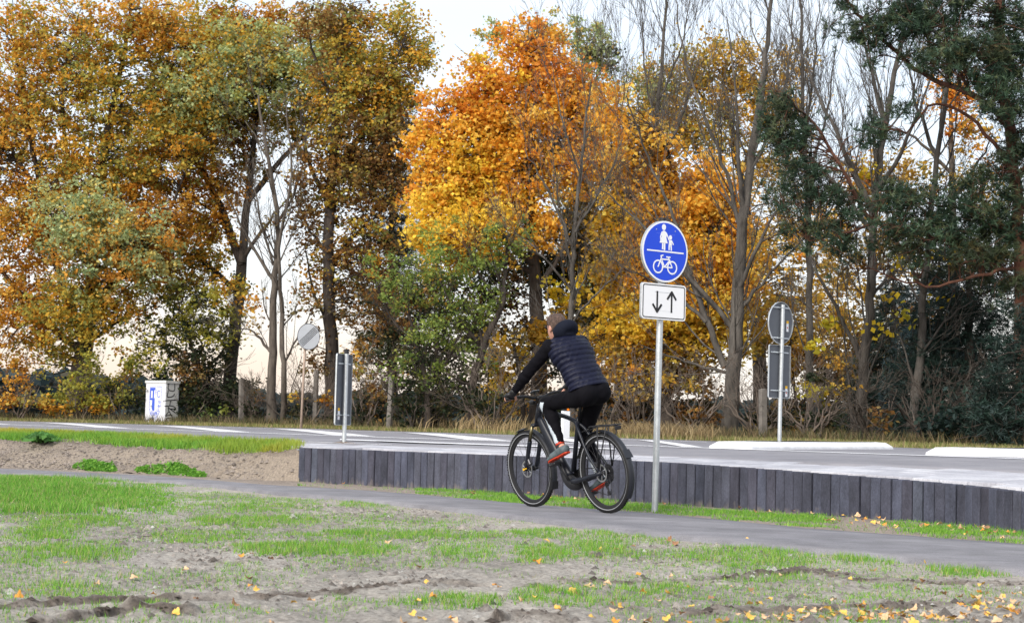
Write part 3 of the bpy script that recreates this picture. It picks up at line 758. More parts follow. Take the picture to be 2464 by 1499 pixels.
# --- end of restrictions sign far across the road
Ys = 48.5
b_ = W(724, 1028, Ys); t_ = W(736, 800, Ys); b_[2] = float(cG(724)[1]) - .02
es = empty('end_sign', b_, 'round white sign with thin dark diagonal stripes on a rusty pole across the road', 'road sign')
g = MB(); g.tube([np.array([0, 0, -.3]), (t_ - b_) * .5, t_ - b_], .035, 12); g.build('pole', mat('rusty_pole', (.30, .22, .17), .8, col2=(.42, .33, .27), scale=8), es, smooth=True)
r, u, n = frame_of((.62, -.78))
c = (W(740, 810, Ys) - b_) + n * .05
R_ = .365
g = MB(); g.poly(disc_pts(c, r, u, R_), n, .004); d = g.build('round_panel', mat('weathered_white', (.66, .69, .74), .5, var=.08, scale=3), es)
g = MB(); ringfaces(g, disc_pts(c + n * .005, r, u, R_), disc_pts(c + n * .005, r, u, R_ - .016), n, .0015); g.build('rim', MT['signback'], d)
g = MB()
for k in range(-2, 3):
    e = k * .042; L = math.sqrt((R_ - .03) ** 2 - e ** 2); dd = np.array([math.cos(math.radians(42)), math.sin(math.radians(42))]); ee = np.array([-dd[1], dd[0]])
    stroke(g, c, r, u, n, [dd * -L * .96 + ee * e, dd * L * .96 + ee * e], .015, .0055)
g.build('diagonal_stripes', MT['black'], d)

# --- delineator post
b_ = W(1358, 1052, 36.0); b_[2] = float(cG(1358)[1]) - .1
dp = empty('delineator_post', b_, 'white roadside delineator post with amber reflector behind the bicycle', 'post')
r, u, n = frame_of((.62, -.78))
def prism(g, z0, z1, w0=.085, d0=.06, cut=0):
    pts = [(-w0, -d0), (w0, -d0), (w0 * .55, d0), (-w0 * .55, d0)]
    V = [r * a - n * b + u * z0 for a, b in pts] + [r * a - n * b + u * (z1 + (cut if b < 0 else 0) * 0) for a, b in pts]
    g.add(V, [(0, 1, 5, 4), (1, 2, 6, 5), (2, 3, 7, 6), (3, 0, 4, 7), (4, 5, 6, 7), (3, 2, 1, 0)])
g = MB(); prism(g, -.2, .64); prism(g, .785, .86, .083, .058); g.build('body', MT['white'], dp)
g = MB(); prism(g, .641, .784, .084, .059); bd = g.build('black_band', MT['black'], dp)
g = MB(); g.poly(rrect(u * .712 + n * .0595 + r * .03, r, u, .058, .125, .004), n, .006); g.build('reflector', MT['amber'], bd)

# --- cabinet with graffiti
Yc = 55.5
cb = W(390, 1021, Yc); cb[2] = float(cG(390)[1]) - .05
cab = empty('utility_cabinet', cb, 'white roadside utility cabinet sprayed with a blue club crest and black lettering', 'cabinet')
yaw = math.radians(38)
nf = np.array([-math.sin(yaw), -math.cos(yaw), 0]); rf = np.array([math.cos(yaw), -math.sin(yaw), 0])     # wide face out, and its right
ns = rf; rs = -nf                                                                                          # narrow face out = rf; its right = away
px = Yc / FPX
hh = 109 * px; wf = 61 * px / math.cos(yaw) * .93; wsd = 27 * px / math.sin(yaw) * .93
vert = np.array([0, 0, 1.0])
corner = np.array([W(396, 1021, Yc)[0] - cb[0], 0, 0])
def boxpts(x0, x1, y0, y1, z0, z1):
    return [corner + rf * a - nf * b + vert * z for z in (z0, z1) for a, b in ((x0, y0), (x1, y0), (x1, y1), (x0, y1))]
FB = [(0, 1, 5, 4), (1, 2, 6, 5), (2, 3, 7, 6), (3, 0, 4, 7), (4, 5, 6, 7), (3, 2, 1, 0)]
g = MB(); g.add(boxpts(-wf, 0, 0, wsd, -.1, hh - .09), FB); body = g.build('body', MT['boxw'], cab)
g = MB(); g.add(boxpts(-wf - .03, .03, -.03, wsd + .03, hh - .09, hh - .01), FB); V2 = boxpts(-wf - .03, .03, -.03, wsd + .03, hh - .01, hh + .0)
g.build('lid', MT['boxside'], cab)
g = MB(); g.add(boxpts(.001, .004, .02, wsd - .02, -.02, hh - .12), FB); g.build('side_panel', MT['boxside'], cab)
g = MB(); g.add(boxpts(-wf + .04, -.04, -.006, .0, .06, hh - .13), FB); door = g.build('door', MT['boxw'], cab)
# crest on the wide face; coordinates in zoomed photo pixels -> face coordinates
def fc(x, y): return ((x - 967) / 495 * wf, (1290 - y) / 890 * hh)
cf = corner - rf * (wf / 2)
gs = MB()
def st(pts, w=.018, off=.008, closed=False): stroke(gs, cf, rf, vert, nf, [fc(*p) for p in pts], w, off, th=.0012, closed=closed)
st([(835, 530), (945, 525), (1115, 528)], .012); st([(1115, 528), (1112, 700), (1105, 930)], .008)
st([(832, 540), (825, 750), (818, 930), (850, 1050), (905, 1120), (945, 1150)], .018); st([(980, 1145), (1045, 1080), (1085, 1005)], .018)
st([(830, 985), (860, 1070), (925, 1150)], .014)
gs.build('crest_outline', MT['sprayblue'], cab)
gs = MB()
def fillp(pts, off=.0075): gs.poly([cf + rf * fc(*p)[0] + vert * fc(*p)[1] + nf * off for p in pts][::-1], nf, .001)
fillp([(835, 548), (960, 545), (962, 590), (930, 600), (928, 750), (895, 750), (895, 610), (855, 610), (855, 745), (835, 745)])
fillp([(830, 752), (950, 752), (950, 985), (935, 1010), (905, 1000), (885, 960), (888, 790), (828, 790)], .0085)
gs.build('crest_fill', MT['sprayblue'], cab)
GL = {  # stroke letters in a unit box
    'M': [[(0, 0), (0, 1), (.5, .4), (1, 1), (1, 0)]], 'A': [[(0, 0), (.5, 1), (1, 0)], [(.2, .4), (.8, .4)]], 'G': [[(1, .8), (.6, 1), (.15, .8), (0, .4), (.3, 0), (.8, 0), (1, .4), (.55, .45)]],
    'D': [[(0, 0), (0, 1), (.6, .9), (1, .5), (.6, .1), (0, 0)]], 'E': [[(1, 1), (0, 1), (0, 0), (1, 0)], [(0, .5), (.8, .5)]], 'B': [[(0, 0), (0, 1), (.8, .85), (.7, .55), (0, .5), (.9, .4), (.8, .08), (0, 0)]],
    'U': [[(0, 1), (0, .2), (.4, 0), (.8, .1), (1, 1)]], 'R': [[(0, 0), (0, 1), (.8, .9), (.7, .55), (0, .5), (1, 0)]], 'C': [[(1, .85), (.6, 1), (.2, .85), (0, .5), (.2, .1), (.65, 0), (1, .2)]],
    'F': [[(1, 1), (0, 1), (0, 0)], [(0, .55), (.7, .55)]], '1': [[(.2, .7), (.6, 1), (.6, 0)]], 'L': [[(0, 1), (0, 0), (1, .1)]], 'T': [[(0, 1), (1, .95)], [(.5, .97), (.55, 0)]], 'S': [[(1, .9), (.5, 1), (.1, .75), (.9, .35), (.6, 0), (0, .1)]]}
def letter(g, c, r, u, n, ch, cx, cy, w, h, ang, wd, off):
    ca, sa = math.cos(ang), math.sin(ang)
    for s in GL[ch]:
        pts = []
        for a, b in s:
            x, y = (a - .5) * w, (b - .5) * h; pts.append((cx + x * ca - y * sa, cy + x * sa + y * ca))
        stroke(g, c, r, u, n, pts, wd, off, th=.0012)
def lt(ch, x, y, w, h, ang, wd=.016, off=.0085, m='sprayblue'):
    gs = MB(); p = fc(x, y); letter(gs, cf, rf, vert, nf, ch, p[0], p[1], w / 495 * wf, h / 890 * hh, math.radians(ang), wd, off); gs.build('crest_letter', MT[m], cab)
lt('C', 1040, 670, 70, 135, 0, .022); lt('F', 985, 640, 34, 80, 0, .014)
lt('G', 1062, 825, 38, 60, 70); lt('R', 1062, 905, 38, 55, 65); lt('U', 1042, 985, 42, 55, 48); lt('B', 1005, 1045, 40, 55, 25); lt('E', 970, 1065, 30, 60, 5)
lt('D', 930, 1065, 34, 55, -20); lt('G', 888, 1035, 38, 50, -40)
lt('M', 853, 845, 75, 45, -80, .018, .0105, 'white'); lt('A', 855, 955, 40, 50, -62, .016, .0105, 'white'); lt('1', 872, 680, 30, 120, 0, .02, .0105, 'white')
# black hand-sprayed letters down the narrow face
cs = corner + rs * (wsd / 2)
def fs(x, y): return ((x - 1325) / 220 * wsd, (1290 - y) / 890 * hh)
for let in ([[(1262, 410), (1255, 575), (1355, 595), (1358, 420)]], [[(1255, 600), (1240, 725), (1330, 712), (1362, 660)]], [[(1205, 800), (1385, 780)], [(1295, 790), (1290, 890)]],
            [[(1205, 905), (1330, 900), (1388, 945), (1300, 960), (1265, 925), (1275, 1000)], [(1300, 960), (1385, 1030)]], [[(1280, 1005), (1225, 1095), (1300, 1070)], [(1280, 1005), (1320, 1080), (1355, 1165)], [(1260, 1085), (1335, 1075)]],
            [[(1325, 1140), (1250, 1145), (1228, 1185), (1270, 1215), (1330, 1210), (1385, 1285)]]):
    gs = MB()
    for s in let:
        P = crom([fs(*p) + (0,) for p in s], 3)[:, :2] if len(s) > 2 else [fs(*p) for p in s]
        stroke(gs, cs, rs, vert, ns, P, .030, .005, th=.0015)
    gs.build('sprayed_letter', MT['sprayblack'], cab)

# --- old concrete fence posts among the bushes
for i, (vx, y1, y0, Y, w, lab) in enumerate(((580, 910, 1018, 55, .16, 'weathered concrete fence post between the oaks and the bare twin-stemmed tree'), (757, 890, 1025, 53, .17, 'weathered concrete fence post beside the striped round sign'),
                                              (936, 905, 1036, 48, .15, 'weathered concrete fence post below the green-leaved tree'), (1836, 935, 1058, 39.5, .17, 'weathered concrete fence post left of the sign on the traffic island'),
                                              (1745, 940, 1056, 44, .15, 'short concrete fence post behind the big bare tree trunk'))):
    p = W(vx, y0, Y); q = W(vx + 3, y1, Y); g = MB(); h = q[2] - p[2]
    g.box((0, 0, h / 2 - .1), (w, w * .8, h + .2), bev=.02, R=np.array(Matrix.Rotation(.5 + i, 3, 'Z')))
    g.v[-1][-8:, 0] *= .55; g.v[-1][-8:, 1] *= .55
    o = g.build('fence_post', MT['oldconc']); o.location = p; o.rotation_euler = (0, .02 * (i % 3 - 1), 0)
    tag(o, lab, 'fence post', 'old concrete fence posts')
# ------------------------------------------------------------------ bicycle, in its own frame: x forward, y to the rider's left, z up; origin under the rear axle
LEAN = math.radians(8)
Rc = W(*(np.array((1850 + 880 / 1.6657, 1150 + 1408 / 1.6657)) / 1.6234), 15.75); Fc = W(*(np.array((1850 + 388 / 1.6657, 1150 + 1370 / 1.6657)) / 1.6234), 16.68)
Rc[2] = path_z(Rc[0], Rc[1]) + .003; Fc[2] = path_z(Fc[0], Fc[1]) + .003
ub = Fc - Rc; ub /= np.linalg.norm(ub)
l0 = np.cross([0, 0, 1.0], ub); l0 /= np.linalg.norm(l0); up0 = np.cross(ub, l0)
lb = l0 * math.cos(LEAN) - up0 * math.sin(LEAN); upb = up0 * math.cos(LEAN) + l0 * math.sin(LEAN)
BM = Matrix.Identity(4)
for i in range(3): BM[i][0] = ub[i]; BM[i][1] = lb[i]; BM[i][2] = upb[i]; BM[i][3] = Rc[i]
bike = empty('bicycle', (0, 0, 0), 'dark electric bicycle with mudguards and rear rack being ridden along the path', 'bicycle')
bike.matrix_world = BM
WB, RW = 1.122, .360
AX_R = np.array([0, 0, RW]); AX_F = np.array([WB, 0, RW])
BB = np.array([.47, 0, .285])
HT_T, HT_B = np.array([.885, 0, .955]), np.array([.945, 0, .800])     # head tube top, bottom
CL = np.array([.335, 0, .80])                                        # seat cluster
A = lambda *p: np.array(p, float)
YF = (A(0, 1, 0), 1.0)
# frame
g = MB()
g.tube([HT_T + (HT_T - HT_B) * .05, HT_B], .032, 16)
dt = crom([HT_T * .25 + HT_B * .75 + A(-.01, 0, 0), A(.80, 0, .66), A(.64, 0, .44), A(.53, 0, .30)], 5)
g.tube(dt, np.interp(np.linspace(0, 1, len(dt)), [0, .3, 1], [.036, .050, .056]), 14, flat=(A(0, 1, 0), .74))
tt = crom([HT_T * .8 + HT_B * .2, A(.72, 0, .888), A(.52, 0, .855), A(.40, 0, .825), CL + A(.01, 0, .0)], 5)
g.tube(tt, np.interp(np.linspace(0, 1, len(tt)), [0, .5, 1], [.032, .024, .022]), 12, flat=(A(0, 0, 1), .8))
g.tube([CL + A(-.015, 0, .05), CL, BB + A(-.01, 0, .07)], [.0185, .019, .024], 14)
for s in (1, -1):
    g.tube(crom([CL + A(.01, .012 * s, .0), A(.27, .045 * s, .72), A(.15, .062 * s, .53), A(.01, .068 * s, RW + .015)], 4), [.0145] * 5 + [.0135] * 4 + [.014] * 4, 8)
    g.tube(crom([BB + A(-.03, .04 * s, -.01), A(.33, .062 * s, .285), A(.15, .066 * s, .325), A(-.005, .068 * s, RW)], 4), [.022] * 5 + [.017] * 4 + [.015] * 4, 8, flat=(A(0, 0, 1), 1.15))
    g.tube([A(0, .060 * s, RW), A(0, .076 * s, RW)], .024, 12)
g.build('frame', MT['frame'], bike, smooth=True)
# motor and battery
g = MB(); m_ = crom([A(.60, 0, .36), A(.545, 0, .285), A(.48, 0, .245), A(.41, 0, .25), A(.385, 0, .28)], 4)
g.tube(m_, np.interp(np.linspace(0, 1, len(m_)), [0, .3, .7, 1], [.05, .066, .062, .035]), 14, flat=(A(0, 1, 0), .82)); g.build('motor_housing', MT['black'], bike, smooth=True)
g = MB(); bt = crom([A(.80, 0, .695), A(.70, 0, .555), A(.585, 0, .40)], 4) + A(.028, 0, -.018)
g.tube(bt, .040, 12, flat=(A(0, 1, 0), .85)); g.build('battery', MT['frame'], bike, smooth=True)
# wheels
def lathe(g, c, prof, k=72, mi=0):
    """prof: (radius, y) closed loop turned about the axle through c"""
    m = len(prof); an = np.linspace(0, 2 * np.pi, k, endpoint=False)
    V = np.array([[c[0] + R * math.cos(a), c[1] + y, c[2] + R * math.sin(a)] for a in an for R, y in prof])
    F = [(i * m + j, i * m + (j + 1) % m, ((i + 1) % k) * m + (j + 1) % m, ((i + 1) % k) * m + j) for i in range(k) for j in range(m)]
    g.add(V, F, mi=mi)
def wheel(c, name, rear):
    wl = bpy.data.objects.new(name, None); scn.collection.objects.link(wl); wl.parent = bike; wl.location = c
    z = A(0, 0, 0)
    g = MB(); lathe(g, z, [(RW - .0235 + .0235 * math.cos(a), .0225 * math.sin(a)) for a in np.linspace(0, 2 * np.pi, 12, endpoint=False)])
    for k in range(90):
        a = 2 * math.pi * k / 90
        for y in (-.012, .004, .015): g.box((math.cos(a) * (RW - .0012), y + .003 * (k % 2), math.sin(a) * (RW - .0012)), (.006, .007, .014), R=Matrix.Rotation(-a, 3, 'Y'))
    ty = g.build('tyre', MT['rubber'], wl, smooth=True)
    for s in (1, -1):
        g = MB(); lathe(g, z, [(RW - .033, .0205 * s), (RW - .027, .0232 * s), (RW - .027, .0238 * s), (RW - .033, .0212 * s)]); g.build('reflex_ring', MT['reflring'], ty, smooth=True)
    g = MB(); lathe(g, z, [(RW - .045, .013), (RW - .045, -.013), (RW - .066, -.009), (RW - .066, .009)]); g.build('rim', MT['black'], wl)
    hw = .035
    g = MB(); g.tube([A(0, -.052, 0), A(0, .052, 0)], .011, 14)
    for s in (1, -1): g.tube([A(0, hw * s - .003, 0), A(0, hw * s + .003, 0)], .028, 18)
    g.tube([A(0, -hw, 0), A(0, hw, 0)], .018, 14); g.build('hub', MT['darkmetal'], wl, smooth=True)
    g = MB()
    for k in range(32):
        a = 2 * math.pi * k / 32; s = 1 if k % 2 else -1; b = a + (.42 if (k // 2) % 2 else -.42)
        g.tube([A(.026 * math.cos(b), hw * s, .026 * math.sin(b)), A((RW - .065) * math.cos(a), .002 * s, (RW - .065) * math.sin(a))], .0014, 4, cap=False)
    g.build('spokes', MT['darkmetal'], wl)
    R_ = .08
    g = MB(); lathe(g, A(0, .046, 0), [(R_, .001), (R_, -.001), (R_ - .014, -.001), (R_ - .014, .001)], 40)
    for k in range(6):
        a = k * math.pi / 3; g.tube([A(.018 * math.cos(a), .046, .018 * math.sin(a)), A((R_ - .014) * math.cos(a + .5), .046, (R_ - .014) * math.sin(a + .5))], .004, 5)
    g.build('brake_rotor', MT['steel'], wl)
    if rear:
        for i, R_ in enumerate((.030, .035, .040, .046, .052, .058, .065, .072)):
            g = MB(); y = -.058 + .0028 * i
            tooth = [(R_ + (.002 if q % 2 else -.001)) for q in range(48)]
            an = np.linspace(0, 2 * np.pi, 48, endpoint=False)
            g.poly([A(tooth[q] * math.cos(an[q]), y, tooth[q] * math.sin(an[q])) for q in range(48)], A(0, 1, 0), .0016)
            g.build('sprocket', MT['darkmetal'], wl)
    return wl
wheel(AX_F, 'front_wheel', False); wheel(AX_R, 'rear_wheel', True)
# fork
steer = (HT_B - HT_T) / np.linalg.norm(HT_B - HT_T)
cr_ = HT_B + steer * .035
g = MB(); g.tube([cr_ - A(0, .062, 0), cr_ - A(0, .03, 0) - steer * .01, cr_ + A(0, .03, 0) - steer * .01, cr_ + A(0, .062, 0)], .020, 12); g.tube([HT_B, cr_], .024, 12)
fk = g.build('fork_crown', MT['frame'], bike, smooth=True)
for s in (1, -1):
    top = cr_ + A(0, .062 * s, 0); bot = AX_F + A(-.006, .062 * s, 0); mid = top + (bot - top) * .36
    g = MB(); g.tube([top, mid], .0150, 12); g.build('stanchion', MT['gold'], bike, smooth=True)
    g = MB(); g.tube([mid + (top - mid) * .04, mid, bot + (top - bot) * .1, bot], [.0215, .0215, .0195, .017], 12); g.tube([bot - A(0, .012, 0), bot + A(0, .012, 0)], .017, 10); g.build('fork_leg', MT['frame'], bike, smooth=True)
g = MB(); g.box(AX_F + A(-.055, .058, .07), (.05, .03, .075), bev=.008, R=Matrix.Rotation(.5, 3, 'Y')); g.build('front_brake_caliper', MT['darkmetal'], bike)
g = MB(); g.tube([AX_F + A(0, .074, 0), AX_F + A(0, .086, 0)], .012, 10); g.tube([AX_F + A(0, .082, 0), AX_F + A(-.05, .09, .012)], .006, 6); g.build('axle_lever', MT['yellow'], bike)
g = MB(); g.box(A(.05, .058, RW + .075), (.06, .03, .045), bev=.008); g.build('rear_brake_caliper', MT['darkmetal'], bike)
# cables
g = MB()
for s, y in ((1, .05), (-1, -.05)): g.tube(crom([A(.90, .20 * s, 1.05), A(1.0, .10 * s, 1.0), A(1.0, .05 * s, .86), A(.985, .055 * s, .72)], 5), .0032, 5)
g.tube(crom([cr_ + A(.02, .065, .0), A(1.03, .085, .58), A(1.06, .07, .45)], 5), .0032, 5); g.build('cable', MT['black'], bike)
# stem, bars, grips, levers, display, lamp
ST = A(.872, 0, 1.005)
g = MB(); g.tube([HT_T, HT_T - steer * .06], .020, 12); g.tube([HT_T - steer * .045, ST + A(.018, 0, .02)], .018, 12); g.tube([ST + A(.018, -.03, .02), ST + A(.018, .03, .02)], .023, 12); g.build('stem', MT['black'], bike, smooth=True)
bc_ = ST + A(.018, 0, .02)
bar = [A(.905, .36, 1.055), A(.905, .24, 1.058), A(.908, .14, 1.052), A(.90, .06, 1.032), bc_, A(.90, -.06, 1.032), A(.908, -.14, 1.052), A(.905, -.24, 1.058), A(.905, -.36, 1.055)]
g = MB(); g.tube(crom(bar, 4), .0130, 10); hb = g.build('handlebar', MT['black'], bike, smooth=True)
for s in (1, -1):
    g = MB(); g.tube([A(.905, .245 * s, 1.058), A(.905, .30 * s, 1.057), A(.903, .365 * s, 1.055)], [.0165, .0165, .0185], 10); g.build('grip', MT['rubber'], hb, smooth=True)
    g = MB(); g.tube(crom([A(.915, .215 * s, 1.055), A(.96, .24 * s, 1.04), A(.972, .30 * s, 1.022), A(.97, .345 * s, 1.018)], 3), .006, 6); g.box(A(.918, .205 * s, 1.055), (.035, .03, .03), bev=.006); g.build('brake_lever', MT['darkmetal'], hb)
g = MB(); g.box(A(.905, .035, 1.085), (.055, .085, .016), bev=.006, R=Matrix.Rotation(.35, 3, 'Y')); dsp = g.build('display', MT['fender'], bike)
g = MB(); g.box(A(.9010, .035, 1.0945), (.044, .072, .002), R=Matrix.Rotation(.35, 3, 'Y')); g.build('screen', MT['refl'], dsp)
g = MB(); g.tube([A(.895, .035, 1.05), A(.905, .035, 1.08)], .008, 6); g.build('display_mount', MT['black'], dsp)
g = MB(); g.tube(crom([A(.93, .03, .985), A(.955, .03, .985), A(.985, .03, .985)], 3), [.016, .02, .022, .023, .024, .024, .023], 12); g.tube([A(.93, .03, .99), bc_], .006, 6); g.build('headlight', MT['black'], bike, smooth=True)
# saddle and post
g = MB(); g.tube([CL + A(-.012, 0, .02), A(.268, 0, .955), A(.262, 0, .985)], .0155, 12); g.build('seat_post', MT['black'], bike, smooth=True)
sp = [(.09, .055, 1.005), (.12, .078, 1.010), (.17, .072, 1.006), (.22, .045, 1.004), (.28, .028, 1.004), (.345, .018, 1.0), (.36, .010, .995)]
V = []; k = 12
for x, w, z in sp:
    for q in range(k):
        a = 2 * math.pi * q / k; V.append((x, w * math.cos(a), z + (.02 if math.sin(a) > 0 else .032) * math.sin(a) - .01))
F = [(i * k + q, i * k + (q + 1) % k, i * k + k + (q + 1) % k, i * k + k + q) for i in range(len(sp) - 1) for q in range(k)] + [tuple(range(k)), tuple((len(sp) - 1) * k + q for q in range(k - 1, -1, -1))]
g = MB(); g.add(V, F); sd_ = g.build('saddle', MT['black'], bike, smooth=True)
g = MB()
for s in (1, -1): g.tube([A(.13, .025 * s, .975), A(.20, .022 * s, .965), A(.31, .022 * s, .965), A(.34, .01 * s, .985)], .0035, 6)
g.build('saddle_rail', MT['steel'], sd_)
# mudguards
def guard(c, a0, a1, R_, name, flap=False):
    an = np.linspace(math.radians(a0), math.radians(a1), 40); m = 7; V = []
    for th in (0, .0025):
        for a in an:
            for q in np.linspace(-1, 1, m):
                R2 = R_ - .012 * q * q + th; V.append((c[0] + R2 * math.cos(a), .031 * q, c[2] + R2 * math.sin(a)))
    n1 = len(an) * m; F = []
    for L in (0, 1):
        for i in range(len(an) - 1):
            for q in range(m - 1):
                f = (L * n1 + i * m + q, L * n1 + i * m + q + 1, L * n1 + (i + 1) * m + q + 1, L * n1 + (i + 1) * m + q); F.append(f if L else f[::-1])
    g = MB(); g.add(V, F); return g.build(name, MT['fender'], bike, smooth=True)
guard(AX_R, 18, 215, RW + .020, 'rear_mudguard'); guard(AX_F, 100, 205, RW + .020, 'front_mudguard'); guard(AX_F, 62, 86, RW + .020, 'front_mudguard')
g = MB(); g.poly([A(*p) for p in ((-.355, -.036, .49), (-.355, .036, .49), (-.385, .042, .40), (-.385, -.042, .40))], A(-1, 0, -.2), .003); 
a = math.radians(162)
g = MB(); P = [AX_R + A((RW + .022) * math.cos(t), 0, (RW + .022) * math.sin(t)) for t in (math.radians(146), math.radians(158))]
g.poly([P[0] + A(0, -.036, 0), P[0] + A(0, .036, 0), P[1] + A(-.006, .044, 0), P[1] + A(-.006, -.044, 0)], A(-.9, 0, .4), .004); g.build('mud_flap', MT['fender'], bike)
g = MB(); P = [AX_F + A((RW + .022) * math.cos(t), 0, (RW + .022) * math.sin(t)) for t in (math.radians(196), math.radians(208))]
g.poly([P[0] + A(0, -.034, 0), P[0] + A(0, .034, 0), P[1] + A(-.006, .04, 0), P[1] + A(-.006, -.04, 0)], A(-.9, 0, -.4), .004); g.build('mud_flap', MT['black'], bike)
for s in (1, -1):
    g = MB(); g.tube([AX_F + A(-.02, .07 * s, .0), AX_F + A((RW + .018) * math.cos(math.radians(192)), .032 * s, (RW + .018) * math.sin(math.radians(192)))], .0028, 5); g.build('mudguard_stay', MT['black'], bike)
# rack
g = MB()
for s in (1, -1):
    g.tube(crom([A(.135, .03 * s, .752), A(.10, .055 * s, .772), A(-.05, .062 * s, .778), A(-.20, .060 * s, .788), A(-.235, .02 * s, .792)], 4), .0062, 8)
    g.tube([A(-.02, .062 * s, .776), A(-.005, .078 * s, RW + .05)], .0068, 8); g.tube([A(-.15, .062 * s, .784), A(-.012, .078 * s, RW + .05)], .0058, 8)
    g.tube([A(.135, .03 * s, .752), A(.27, .035 * s, .715)], .005, 6)
g.tube([A(-.235, -.02, .792), A(-.235, .02, .792)], .0062, 8)
for x in (.08, -.02, -.12): g.tube([A(x, -.06, .776 - (x - .08) * .05), A(x, .06, .776 - (x - .08) * .05)], .005, 6)
g.tube([A(.05, 0, .77), A(-.22, 0, .785)], .006, 6)
rk = g.build('rack', MT['black'], bike, smooth=True)
g = MB(); g.box(A(-.235, 0, .765), (.02, .07, .035), bev=.006); g.build('rear_light', MT['black'], rk)
# drivetrain
PH = math.radians(62)
pL = BB + .17 * A(math.cos(PH), 0, math.sin(PH)); pR = BB - .17 * A(math.cos(PH), 0, math.sin(PH))
for s, p in ((1, pL), (-1, pR)):
    g = MB(); g.tube([BB + A(0, .062 * s, 0), BB + (p - BB) * .5 + A(0, .075 * s, 0), p + A(0, .082 * s, 0)], [.017, .013, .012], 10, flat=(A(0, 1, 0), .6)); g.build('crank_arm', MT['black'], bike, smooth=True)
    g = MB(); g.box(p + A(0, .135 * s, 0), (.095, .085, .022), bev=.006, R=Matrix.Rotation(.35, 3, 'Y')); g.tube([p + A(0, .08 * s, 0), p + A(0, .12 * s, 0)], .008, 8); g.build('pedal', MT['black'], bike)
g = MB(); an = np.linspace(0, 2 * np.pi, 80, endpoint=False)
g.poly([BB + A((.078 + (.002 if q % 2 else -.002)) * math.cos(a), -.052, (.078 + (.002 if q % 2 else -.002)) * math.sin(a)) for q, a in enumerate(an)], A(0, 1, 0), .003); g.build('chainring', MT['darkmetal'], bike)
der = A(.03, -.052, .17); up_ = A(.06, -.052, .245)
g = MB(); ch = [BB + A(.01, -.05, .078), A(.0, -.05, RW + .05)]
g.tube(ch, .0045, 5); g.tube(crom([BB + A(.0, -.05, -.078), A(.25, -.05, .18), der + A(.02, 0, -.022)], 4), .0045, 5); g.tube(crom([der + A(-.02, 0, 0), up_ + A(.02, 0, 0), A(-.03, -.05, RW - .045)], 3), .0045, 5); g.build('chain', MT['darkmetal'], bike)
g = MB(); g.tube([A(-.01, -.07, RW - .01), A(.01, -.075, RW - .07), up_ + A(0, -.015, 0)], [.014, .018, .012], 8); g.tube([up_, der], [.010, .008], 8)
for p in (up_, der): g.tube([p - A(0, .008, 0), p + A(0, .008, 0)], .022, 12)
g.build('derailleur', MT['darkmetal'], bike)

